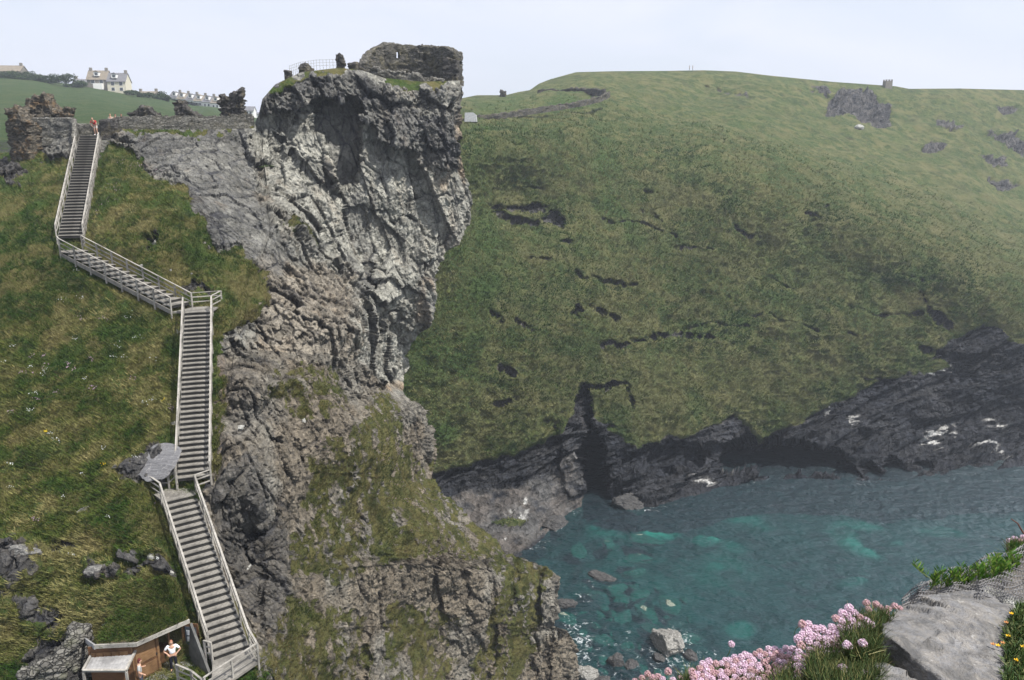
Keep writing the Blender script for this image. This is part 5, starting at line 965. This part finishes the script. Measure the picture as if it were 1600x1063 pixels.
    if hair is not None: skin('hair', [(hd + Vector((0, .03, .03)), (.085, .085)), (tp + Vector((0, .01, .03)), (.08, .085))] + ([(hd + Vector((0, .05, -.07)), (.07, .05))] if hair[3] else []), [(0, 1)] + ([(0, 2)] if hair[3] else []), flat_mat('hair', hair[:3], .8, .2, .3, 30), e, 2)
    return e
pm_ = PZ(262, 1058, YZ + .03)
person('man in white shirt and black trousers standing in the hut doorway, hands on hips', fp_(dw + .48, .55, .03), .35, (.78, .80, .84), (.012, .013, .02), (.30, .14, .09, False), (.012, .012, .012), arms='hips')
person('woman with reddish hair and grey top standing by the hut canopy', PZ(222, 1077, YZ + .03), 2.0, (.38, .38, .37), (.05, .055, .07), (.09, .02, .02, True), (.05, .04, .03), arms='hold', sc=.95)
person('man in red shirt and white shorts leaning forward at the top of the stairs', Vector(ST['top']) + Vector((.35, .5, .05)), 0, (.42, .018, .03), (.45, .42, .38), (.35, .22, .16, False), (.7, .7, .72), lean=.75, arms='lean', knees=.4, legs_bare=True)
for k, (x, lb_, sh_c, hr) in enumerate([(174, 'person in pale clothes seated behind the wall block, left of two others', (.45, .38, .33), (.30, .22, .14, True)), (182, 'dark haired person seated between two others behind the wall block', (.28, .24, .16), (.02, .015, .012, True)), (191, 'person in white top seated furthest right behind the wall', (.55, .54, .5), (.10, .06, .04, True))]):
    person(lb_, P(x, 196, 82.5) + Vector((0, 0, -.62)), .3 * k, sh_c, (.1, .1, .12), hr, (.05, .05, .05), arms='hold')
for x, lb_ in ((1077, 'distant walker on the hill skyline, left of two'), (1082, 'distant walker on the hill skyline, right of two')):
    person(lb_, P(x, 110.5, 289) + up * .1, 1.2, (.12, .12, .16), (.05, .05, .07), (.05, .04, .03, False), (.03, .03, .03), arms='hold', sc=.95)
# ------------------------------------------------------------------ FOREGROUND CLIFFTOP
gp = [(980,1100,2.35),(1080,1075,2.35),(1200,1040,2.3),(1300,1010,2.25),(1380,985,2.3),(1450,930,2.75),(1520,900,2.9),(1600,880,2.9),(1700,860,2.9),(1700,1120,1.75),(1500,1120,1.8),(1300,1120,1.8),(1100,1140,1.85),(960,1160,2.0),(1600,980,2.3),(1700,980,2.3),(1200,1160,1.6)]
gtop = [(900,1140),(980,1098),(1080,1074),(1150,1056),(1200,1040),(1250,1010),(1300,990),(1360,968),(1400,945),(1440,922),(1480,905),(1520,890),(1560,868),(1600,845),(1720,800)]
PX = np.linspace(900, 1720, 300)[None, :] + np.zeros((150, 1)); tt = np.linspace(0, 1, 150)[:, None]; y0 = np.interp(PX[:1], *zip(*gtop)); PY = y0 * (1 - tt) + 1260 * tt
V = PN(PX, PY, coarse(TPS(gp), PX, PY)); V[..., 2] += .02 * fbm(V * 9, 4, 801) - .05
kt = np.array([9, 6, 3.5, 2, 1.1, .6, .35, .2, .1, .04]); top = V[:1].repeat(len(kt), 0) + np.stack([.0 * kt, kt * .75, -1.25 * kt], -1)[:, None, :]; top += (.12 * fbm(top * 1.5, 3, 802))[..., None] * np.array([0, 1, .3]) * sstep(0, 1, kt)[:, None, None]
V = np.concatenate([top, V], 0); W = np.zeros(V.shape[:2] + (4,)); W[..., 0] = .55; W[..., 2] = .8
tag(grid_mesh('clifftop_ground', V, terrain_mat('near_soil', ((.03, .05, .015), (.07, .08, .025), (.12, .10, .05), (.18, .15, .08)), RK, 12), W), kind='structure')
NGV, NGX, NGY = V[10:], PX, PY
def gpt(x, y):
    i, j = int(np.clip((y - np.interp(x, *zip(*gtop))) / (1260 - np.interp(x, *zip(*gtop))) * 149, 0, 149)), int(np.clip((x - 900) / 820 * 299, 0, 299)); return Vector(NGV[i, j])
# big grey boulder
def slab(name, label, top, thick, mat, seed, cat='boulder', sub=6, amp=.012, push=(0.02, .05)):
    pts = [P(*t) for t in top]; bm_ = bmesh.new(); c = sum(pts, Vector()) / len(pts)
    for p in pts: bm_.verts.new(p); q = p + (c - p) * .10 + Vector((push[0], push[1], -thick)); bm_.verts.new(q)
    bmesh.ops.convex_hull(bm_, input=bm_.verts); bmesh.ops.delete(bm_, geom=[v for v in bm_.verts if not v.link_faces], context='VERTS')
    bmesh.ops.triangulate(bm_, faces=bm_.faces)
    for _ in range(sub):
        L = [e for e in bm_.edges if e.calc_length() > .006 * 2.2]
        if not L: break
        bmesh.ops.subdivide_edges(bm_, edges=[e for e in bm_.edges if e.calc_length() > .014], cuts=1, use_grid_fill=True); bmesh.ops.triangulate(bm_, faces=bm_.faces)
    for _ in range(2): bmesh.ops.smooth_vert(bm_, verts=bm_.verts, factor=.5, use_axis_x=True, use_axis_y=True, use_axis_z=True)
    bm_.normal_update(); v = np.array([x.co[:] for x in bm_.verts]); n_ = np.array([x.normal[:] for x in bm_.verts])
    f1_, e1_ = facet((v @ ROT) * np.array([6, 6, 14.]), seed, .8); f2_, _ = facet((v @ ROT) * 26, seed + 2, .8); lay = np.abs(n_[:, 2]) < .6; st = vnoise(v * np.array([4, 4, 75.]), seed)
    d = amp * (1.3 * f1_ + .45 * f2_ + .9 * fbm(v * 7, 5, seed)) + np.where(lay, .011 * st, .002 * st); v = v + n_ * d[:, None]
    for a, b in zip(bm_.verts, v): a.co = Vector(b) - c
    me = bpy.data.meshes.new(name); bm_.to_mesh(me); bm_.free(); me.polygons.foreach_set('use_smooth', [True] * len(me.polygons)); o = new_obj(name, me, mat, None, c); tag(o, label, cat); return o
n = NT('near_boulder'); a1 = n.noise(5, 6, .65); a2 = n.noise(22, 6, .75); a3 = n.noise(90, 4, .7); crk = n.n('ShaderNodeTexVoronoi', Scale=5.5, _feature='DISTANCE_TO_EDGE'); n.t.links.new(n.n('ShaderNodeMix', _data_type='VECTOR', i0=.25, i4=n.coord((1, 2.2, 1), rot=(0, 0, .6)), i5=n.n('ShaderNodeTexNoise', Scale=4.0).outputs[1]).outputs[1], crk.inputs[0])
c = n.mix(n.ramp(a1, (.3, 0), (.7, 1)), (.12, .121, .124), (.27, .27, .275)); c = n.mix(n.ramp(a2, (.42, 0), (.62, .7)), c, (.21, .19, .16)); c = n.mix(n.ramp(a2, (.60, 0), (.70, .8)), c, (.44, .44, .43)); c = n.mix(n.ramp(a3, (.62, 0), (.72, .6)), c, (.06, .06, .055)); c = n.mix(n.math('MULTIPLY', n.ramp(crk.outputs[0], (0, 1), (.012, 0)), n.ramp(n.noise(3), (.52, 0), (.6, .6))), c, (.06, .057, .052)); c = n.mix(n.ramp(n.noise(9, 6, .7, dist=1.5), (.45, 0), (.62, .75)), c, (.07, .07, .07))
m_bould = n.pbr(c, .85, n.bump(n.math('ADD', a2, n.math('MULTIPLY', a3, .5)), 1.0, .014), .25)
slab('grey_boulder', 'large flat topped grey boulder in the bottom right corner', [(1378, 990, 1.98), (1386, 968, 2.12), (1402, 950, 2.22), (1440, 932, 2.33), (1480, 926, 2.38), (1530, 920, 2.42), (1578, 945, 2.32), (1590, 1000, 2.1), (1585, 1070, 1.85), (1560, 1110, 1.74), (1505, 1088, 1.78), (1445, 1040, 1.86), (1398, 1003, 1.94)], .17, m_bould, 901, push=(-.01, -.015))
slab('pale_slab', 'thin pale slab leaning on the back corner of the grey boulder', [(1530, 917, 2.46), (1545, 914, 2.5), (1600, 940, 2.42), (1608, 950, 2.36), (1570, 952, 2.30)], .05, mr_w, 905, sub=5, amp=.006)
slab('grey_boulder', 'lower grey rock under the left end of the large boulder', [(1352, 1045, 1.86), (1372, 1030, 1.93), (1412, 1048, 1.85), (1480, 1090, 1.72), (1420, 1130, 1.60), (1345, 1110, 1.66), (1345, 1070, 1.78)], .12, m_bould, 907, sub=5)
slab('grey_boulder', 'small broken rock between the flowers and the boulder', [(1354, 962, 2.18), (1370, 950, 2.26), (1388, 952, 2.22), (1384, 985, 2.06), (1372, 1010, 1.98), (1356, 985, 2.08)], .12, m_bould, 908, sub=5)
# thrift cushions
m_stem = flat_mat('thrift_stem', (.13, .16, .06), .8, .2)
def blade_tuft(name, pts, h, w, cols, seed, parent, o_, lean=(0, -.1, 1), spread=.5):
    rng = np.random.default_rng(seed); N = len(pts); p = np.array(pts) - np.array(o_); d = rng.normal(size=(N, 3)) * spread + np.array(lean); d /= np.linalg.norm(d, axis=1, keepdims=True); hh = (h * rng.uniform(.5, 1.3, N))[:, None]
    s_ = np.cross(d, rng.normal(size=(N, 3))); s_ /= np.linalg.norm(s_, axis=1, keepdims=True); s_ = s_ * w; bend = rng.normal(size=(N, 3)) * .2
    mid = p + d * hh * .55; tip = mid + (d + bend) * hh * .5; vv = np.stack([p - s_, p + s_, mid + s_ * .8, mid - s_ * .8, tip - s_ * .15, tip + s_ * .15], 1).reshape(-1, 3); b = np.arange(N)[:, None] * 6
    q = np.concatenate([b + np.array([0, 1, 2, 3]), b + np.array([3, 2, 5, 4])]); at = np.repeat(np.stack([rng.random(N)] * 4, -1), 6, 0)
    nn = NT(name); a_ = nn.n('ShaderNodeAttribute', _attribute_name='wt'); r = sep(nn, a_.outputs['Color'])[0]; return raw_mesh(name, vv, q, nn.pbr(nn.ramp(r, (0, cols[0]), (.6, cols[1]), (1, cols[2])), .6, None, .3), at, False, parent)
def head_mesh(seed, R, cols):
    """thrift head: dozens of small five-lobed florets over a ball, papery bracts below"""
    rng = np.random.default_rng(seed); mb = MB(); k = 34
    for i in range(k):
        z = 1 - 1.55 * (i + .5) / k; a = i * 2.39996 + rng.random() * .3; rr = math.sqrt(max(0, 1 - z * z)); nrm = Vector((rr * math.cos(a), rr * math.sin(a), z)); c = nrm * R * rng.uniform(.82, 1.06) * (1 if z > -.1 else .9)
        t = nrm.orthogonal().normalized(); t.rotate(Matrix.Rotation(rng.random() * 6.28, 3, nrm)); u = nrm.cross(t); pr = R * rng.uniform(.30, .42); mi = 0 if z > -.15 else 2
        for q in range(5):
            a2 = q / 5 * 6.283; d = t * math.cos(a2) + u * math.sin(a2); e = t * math.cos(a2 + .55) + u * math.sin(a2 + .55); f = t * math.cos(a2 - .55) + u * math.sin(a2 - .55); lift = nrm * pr * .28
            mb.quad(c - nrm * pr * .3, c + f * pr * .7 + lift * .6, c + d * pr + lift, c + e * pr * .7 + lift * .6, mi=mi if rng.random() > .25 else 1)
    for i in range(60): z = rng.uniform(-1, 1); a = rng.random() * 6.28; rr = math.sqrt(1 - z * z) * .72 * R; c = Vector((rr * math.cos(a), rr * math.sin(a), z * R * .72)); nrm = c.normalized(); t = nrm.orthogonal(); t.normalize(); u = nrm.cross(t); s_ = R * .2; mb.quad(c - t * s_, c - u * s_, c + t * s_, c + u * s_, mi=2)
    return mb
def petal(name, c):
    n = NT(name); f = n.noise(300, 2); b = n.n('ShaderNodeBsdfPrincipled', Roughness=.7); n.set(b.inputs['Base Color'], n.mix(f, tuple(x * .85 for x in c), tuple(min(1, x * 1.12) for x in c))); tl = n.n('ShaderNodeBsdfTranslucent'); n.set(tl.inputs['Color'], c); m = n.n('ShaderNodeMixShader', i0=.35); n.t.links.new(b.outputs[0], m.inputs[1]); n.t.links.new(tl.outputs[0], m.inputs[2]); n.t.links.new(m.outputs[0], n.out.inputs[0]); return n.m
m_p1, m_p2, m_p3, m_p4, m_p5 = petal('pink_petal', (.68, .50, .63)), petal('pale_petal', (.84, .74, .80)), petal('bract', (.42, .27, .20)), petal('faded_petal', (.58, .38, .42)), petal('faded_pale', (.55, .42, .38))
protos = []
for k in range(6):
    mats_ = [m_p1, m_p2, m_p3] if k < 4 else [m_p4, m_p5, m_p3]
    o = head_mesh(950 + k, 1.0, None).build('flower_head', mats_, None, Vector((0, 0, 0))); protos.append(o.data); bpy.data.objects.remove(o)
def thrift(label, heads, foliage, seed, hz_, mature=.85, gr_='clumps of thrift on the clifftop'):
    """heads: list of (px, py, D, radius); foliage: list of (px, py, count)"""
    rng = random.Random(seed); b0 = gpt(heads[len(heads) // 2][0], heads[len(heads) // 2][1] + 40); e = empty('thrift_plant', b0, label, 'flowering plant', gr_); st_ = MB()
    for (x, y, D, r) in heads:
        p = P(x, y, D); o = bpy.data.objects.new('flower_head', protos[rng.randrange(4) if rng.random() < mature else rng.randrange(4, 6)]); COL.objects.link(o); o.parent = e; o.location = p - b0; o.scale = (r,) * 3; o.rotation_euler = (rng.uniform(-.4, .4), rng.uniform(-.4, .4), rng.uniform(0, 6))
        g = p + Vector((rng.uniform(-.03, .03), rng.uniform(-.03, .03), -rng.uniform(hz_ * .8, hz_ * 1.3))); m_ = (p + g) / 2 + Vector((rng.uniform(-.012, .012), rng.uniform(-.012, .012), 0)); st_.tube([g - b0, m_ - b0, p - b0], .0011, 4)
    so_ = st_.build('stems', m_stem, e); so_['kind'] = 'stuff'
    pts = []
    for (x, y, rx, ryy, D0, n_) in foliage:
        for _ in range(n_): a = rng.random() * 6.28; q = rng.random() ** .5; X_, Y_ = x + rx * q * math.cos(a), y + ryy * q * math.sin(a); pts.append(P(X_, Y_, D0 + (y - Y_) * .004 + rng.uniform(-.03, .03)))
    blade_tuft('foliage', pts, .045, .0011, ((.025, .05, .015), (.065, .10, .03), (.20, .18, .07)), seed, e, b0); return e
rg_ = random.Random(77)
def spread(poly_top, n_, y_depth, D0, D1, r0, r1, mind=7.5):
    """heads under an outline of (px, py), front ones nearer"""
    out = []; xs_ = [a for a, _ in poly_top]; tries = 0
    while len(out) < n_ and tries < 20000:
        tries += 1; x = rg_.uniform(xs_[0], xs_[-1]); y = np.interp(x, *zip(*poly_top)) + rg_.random() ** 1.15 * np.interp(x, [a for a, _, in poly_top], y_depth)
        if all((x - a) ** 2 + (y - b) ** 2 > mind ** 2 for a, b, _, _ in out): f = rg_.random(); out.append((x, y, D0 + (D1 - D0) * ((y - 940) / 130), r0 + (r1 - r0) * f))
    return out
h1 = spread([(1080, 1050), (1100, 1036), (1130, 1030), (1170, 1022), (1200, 1014), (1250, 1012)], 125, [18, 36, 50, 62, 70, 75], 2.25, 1.95, .0085, .0115, 7) + [(1143, 1007, 2.12, .010)]
thrift('broad cushion of pink thrift along the bottom edge, lower left of the tallest heads', h1, [(1130, 1075, 70, 22, 2.02, 3600), (1215, 1075, 60, 25, 1.98, 3600)], 31, .05, .6)
h2 = spread([(1245, 1002), (1262, 975), (1290, 985), (1310, 958), (1325, 950), (1345, 965), (1362, 975)], 98, [90, 115, 90, 90, 75, 50, 25], 2.12, 1.86, .0105, .0135, 9) + [(1254, 976, 2.05, .0125), (1257, 986, 2.04, .012), (1316, 1046, 1.84, .013), (1352, 1056, 1.82, .0135), (1324, 1009, 1.9, .013), (1348, 1006, 1.9, .0125)]
thrift('tall clump of large pink thrift heads left of the grey boulder', h2, [(1320, 1045, 60, 45, 1.90, 9000), (1270, 1075, 60, 30, 1.86, 4000), (1350, 1080, 30, 25, 1.82, 2500), (1345, 1000, 30, 30, 2.0, 2500)], 32, .06)
h3 = [(1354, 943, 2.2, .0115), (1369, 945, 2.2, .0115), (1375, 950, 2.18, .0105), (1357, 953, 2.16, .010), (1398, 948, 2.22, .011), (1388, 952, 2.2, .0105), (1406, 951, 2.22, .009), (1353, 963, 2.14, .009), (1384, 960, 2.18, .011), (1366, 965, 2.14, .0115)]
thrift('few fading brownish thrift heads on the left corner of the boulder', h3, [(1372, 975, 18, 10, 2.12, 700)], 33, .03, .1)
h4 = [(1003, 1060, 2.25, .010), (1012, 1054, 2.27, .011), (1020, 1060, 2.25, .0115), (1028, 1058, 2.25, .011), (1044, 1050, 2.27, .0125), (1035, 1062, 2.24, .010), (1052, 1064, 2.22, .011), (1064, 1060, 2.22, .009), (992, 1065, 2.25, .010)]
thrift('isolated few thrift heads furthest left on the bottom edge', h4, [(1025, 1090, 40, 14, 2.2, 1500)], 34, .05, .45)
h5 = [(1577, 846, 2.9, .012), (1586, 843, 2.92, .013), (1594, 846, 2.9, .011), (1577, 858, 2.85, .010), (1598, 840, 2.95, .011)]
thrift('small far clump of pale thrift at the right edge above the netting', h5, [(1590, 862, 18, 12, 2.85, 900)], 35, .05, .6)
# leafy green plant
def fleshy(label, spots, seed, cols):
    rng = random.Random(seed); b0 = P(*spots[0][:3]); e = empty('green_plant', b0, label, 'plant'); mb = MB(); sm = MB()
    for (x, y, D, h, dx, nl) in spots:
        p = P(x, y, D); t = p + Vector((dx, rng.uniform(-.02, .02), h)); m_ = p.lerp(t, .5) + Vector((dx * .15, 0, h * .08)); sm.tube([p - b0, m_ - b0, t - b0], .0016, 4)
        for k in range(nl):
            f = .15 + .85 * (k + rng.random() * .5) / nl; c = (p.lerp(m_, f * 2) if f < .5 else m_.lerp(t, f * 2 - 1)) - b0; a = rng.random() * 6.28; d = Vector((math.cos(a) * .7 + dx * 3, math.sin(a) * .7, .9)).normalized(); L = rng.uniform(.018, .034); s_ = d.cross(Vector((math.sin(a), -math.cos(a), .3))).normalized() * .0027; m2 = c + d * L * .55
            mb.quad(c, m2 - s_, c + d * L, m2 + s_ , mi=0 if rng.random() < .7 else 1)
    mb.build('leaves', [flat_mat('leaf_green', cols[0], .5, .4, .3, 60), flat_mat('leaf_yellow_green', cols[1], .5, .4, .2, 60)], e); sm.build('stem', m_stem, e); return e
sp_ = [(1452 + k * 4.4 + rg_.uniform(-3, 3), 922 - k * .5 + rg_.uniform(-6, 4), 2.55, rg_.uniform(.03, .085), rg_.uniform(-.02, .02), 24) for k in range(30)] + [(1455, 905, 2.6, .06, -.075, 22), (1448, 902, 2.6, .055, -.05, 14)] + [(1545 + k * 3.2, 906 - k, 2.6, rg_.uniform(.03, .09), rg_.uniform(-.02, .02), 24) for k in range(14)]
fleshy('bright green fleshy leaved plant growing through the netting behind the boulder', sp_, 51, ((.07, .17, .02), (.22, .32, .05)))
fleshy('dark green tuft under the far pale thrift at the right edge', [(1580 + k * 3, 866, 2.8, .04, rg_.uniform(-.02, .02), 14) for k in range(10)], 52, ((.04, .10, .02), (.10, .16, .03)))
tb = P(1606, 832, 2.9); te2 = empty('dry_twig', tb, 'dry brown twig sticking in from the right edge', 'twig'); MB().tube([Vector((.02, 0, -.04)), Vector((-.02, 0, 0)), P(1590, 818, 2.9) - tb, P(1580, 811, 2.9) - tb], [.004, .0035, .003, .002], 6).build('stem', flat_mat('dry_brown', (.12, .05, .035), .9), te2)
# yellow vetch at right edge
ye = empty('yellow_flowered_plant', gpt(1590, 1010), 'green mat with yellow and orange flowers at the right edge beside the boulder', 'flowering plant'); yo = Vector(ye.location)
pts = []
for _ in range(9000): x_ = rg_.uniform(1556, 1640); y_ = rg_.uniform(925, 1090); 
for _ in range(9500):
    y_ = rg_.uniform(945, 1100); lim = np.interp(y_, [945, 990, 1040, 1100], [1592, 1568, 1572, 1560]); pts.append(P(rg_.uniform(lim, 1660), y_, np.interp(y_, [940, 1100], [2.3, 1.70]) + rg_.uniform(-.03, .02)))
blade_tuft('foliage', pts, .022, .0022, ((.02, .05, .012), (.055, .09, .02), (.13, .13, .05)), 61, ye, yo, spread=1.0)
m_yel = flat_mat('yellow_petal', (.68, .42, .02), .6, .2, .1); m_ora = flat_mat('orange_petal', (.42, .20, .07), .6, .2, .1)
for (x, y, c_) in [(1559, 1010, 0), (1551, 1008, 1), (1567, 1006, 1), (1575, 995, 0), (1598, 1012, 0), (1580, 960, 0), (1572, 974, 1), (1588, 1033, 0)]:
    p = P(x, y, np.interp(y, [940, 1100], [2.26, 1.66])); mb = MB()
    for k in range(6): a = k * 1.05; d = Vector((math.cos(a), math.sin(a) * .7, .5)).normalized(); s_ = d.cross(up).normalized() * .003; c0 = p - yo; mb.quad(c0, c0 + d * .005 - s_, c0 + d * .008 + up * .002, c0 + d * .005 + s_)
    mb.build('flower', m_ora if c_ else m_yel, ye)
# rock-fall netting: hexagonal wire mesh over the stones behind the boulder
na = P(1500, 900, 2.75); ne = empty('wire_netting', na, 'grey hexagonal wire netting draped over stones behind the grey boulder', 'netting'); mb = MB()
def net_pt(u, v):   # u along the edge (left-bottom to right-top), v across
    x = 1408 + 215 * u; yt = np.interp(x, [1400, 1440, 1490, 1530, 1570, 1640], [950, 912, 893, 878, 864, 845]); y = yt + v * np.interp(x, [1400, 1460, 1560, 1640], [14, 40, 75, 110]); D = 2.78 - .42 * v - .05 * u + .015 * math.sin(u * 30) ; return P(x, y, D) + up * (.012 * math.sin(v * 9 + u * 22) + .01)
nu, nv = 46, 15
for i in range(nu):
    for j in range(nv):
        sx = .5 / nu if j % 2 else 0; a = net_pt(i / nu + sx, j / nv); b_ = net_pt((i + .35) / nu + sx, (j + .33) / nv); b2 = net_pt((i + .35) / nu + sx, (j + .66) / nv) ; c2 = net_pt((i + .5) / nu + (sx if 0 else .5 / nu * (0 if j % 2 else 1) - 0 * sx), (j + 1) / nv)
        for p_, q_ in ((a, b_), (b_, b2), (b2, net_pt((i + 1) / nu if j % 2 else (i + .5) / nu, (j + 1) / nv)), (b_, net_pt((i + .85) / nu + sx, (j + 0) / nv))): mb.tube([p_ - na, q_ - na], .0016, 3)
for k in range(9):
    mb.tube([net_pt(t_ / 16, .08 + k * .105 + .02 * math.sin(t_ * 1.3 + k)) - na + up * .006 for t_ in range(17)], .0019, 4)
mb.build('wire', flat_mat('old_wire', (.12, .118, .12), .6, .4, .3, 30), ne)
slab('stone_under_net', 'dark stone held down by the wire netting behind the boulder', [(1400, 960, 2.55), (1440, 925, 2.75), (1500, 900, 2.85), (1560, 878, 2.9), (1640, 860, 2.9), (1660, 960, 2.5), (1600, 970, 2.42), (1500, 960, 2.46)], .18, rock_mat('net_stone', (.07, .065, .06), (.16, .145, .125), (.22, .2, .18), 8), 911, 'stone', sub=5)
# ------------------------------------------------------------------ light, air, camera
SUN_EL, SUN_AZ = math.radians(57), math.atan2(.86, -.42)    # azimuth measured from +Y towards +X
sd = Vector((math.sin(SUN_AZ) * math.cos(SUN_EL), math.cos(SUN_AZ) * math.cos(SUN_EL), math.sin(SUN_EL)))
li = bpy.data.lights.new('sun', 'SUN'); li.energy = 4.9; li.angle = math.radians(.8); li.color = (1, .955, .89)
so = bpy.data.objects.new('sun', li); COL.objects.link(so); so.rotation_euler = sd.to_track_quat('Z', 'Y').to_euler(); so.location = sd * 300
w = bpy.data.worlds.new('World'); S.world = w; w.use_nodes = True; t = w.node_tree; t.nodes.clear()
o = t.nodes.new('ShaderNodeOutputWorld'); bg = t.nodes.new('ShaderNodeBackground'); sk_ = t.nodes.new('ShaderNodeTexSky'); sk_.sky_type = 'NISHITA'; sk_.sun_disc = False
sk_.sun_elevation = SUN_EL; sk_.sun_rotation = SUN_AZ; sk_.air_density = 1.0; sk_.dust_density = 2.5; sk_.ozone_density = 1.0
tc = t.nodes.new('ShaderNodeTexCoord'); mp = t.nodes.new('ShaderNodeMapping'); mp.inputs['Scale'].default_value = (1, 1, 3.2); t.links.new(tc.outputs['Generated'], mp.inputs[0])
nz_ = t.nodes.new('ShaderNodeTexNoise'); nz_.inputs['Scale'].default_value = 2.6; nz_.inputs['Detail'].default_value = 6; nz_.inputs['Distortion'].default_value = .5; t.links.new(mp.outputs[0], nz_.inputs['Vector'])
rp = t.nodes.new('ShaderNodeValToRGB'); rp.color_ramp.elements[0].position = .38; rp.color_ramp.elements[0].color = (.72, .72, .72, 1); rp.color_ramp.elements[1].position = .64; rp.color_ramp.elements[1].color = (1, 1, 1, 1); t.links.new(nz_.outputs[0], rp.inputs[0])
mx = t.nodes.new('ShaderNodeMix'); mx.data_type = 'RGBA'; t.links.new(rp.outputs[0], mx.inputs[0]); t.links.new(sk_.outputs[0], mx.inputs[6]); mx.inputs[7].default_value = (4.95, 5.1, 5.75, 1)
bg.inputs[1].default_value = .13; t.links.new(mx.outputs[2], bg.inputs[0]); t.links.new(bg.outputs[0], o.inputs[0])
hm = bpy.data.materials.new('sea_haze'); hm.use_nodes = True; ht = hm.node_tree; ht.nodes.clear()
ho = ht.nodes.new('ShaderNodeOutputMaterial'); hv = ht.nodes.new('ShaderNodeVolumePrincipled'); hv.inputs['Color'].default_value = (.80, .88, 1, 1); hv.inputs['Density'].default_value = HAZE; hv.inputs['Anisotropy'].default_value = .2
ht.links.new(hv.outputs[0], ho.inputs['Volume'])
bv = np.array([(x, y, z) for z in (-12, 150) for x, y in ((-1450, -320), (1450, -320), (1450, 1450), (-1450, 1450))], float)
hz = raw_mesh('haze', bv, np.array([[0, 3, 2, 1], [4, 5, 6, 7], [0, 1, 5, 4], [1, 2, 6, 5], [2, 3, 7, 6], [3, 0, 4, 7]]), hm, smoothf=False); tag(hz, kind='stuff')
if HAZE <= 0: bpy.data.objects.remove(hz)
cam = bpy.data.cameras.new('camera'); co = bpy.data.objects.new('camera', cam); COL.objects.link(co); co.location = (0, 0, CAMZ); co.rotation_euler = (math.pi / 2 - TH, 0, 0)
cam.lens = 36 * FPX / 1600; cam.sensor_width = 36; cam.clip_start = .05; cam.clip_end = 4000; S.camera = co
S.view_settings.view_transform = 'Standard'; S.view_settings.look = 'None'; S.view_settings.exposure = EXPO; S.view_settings.gamma = 1; S.view_settings.use_curve_mapping = False
S.cycles.transparent_max_bounces = 16; S.cycles.max_bounces = 6; S.cycles.volume_bounces = 0
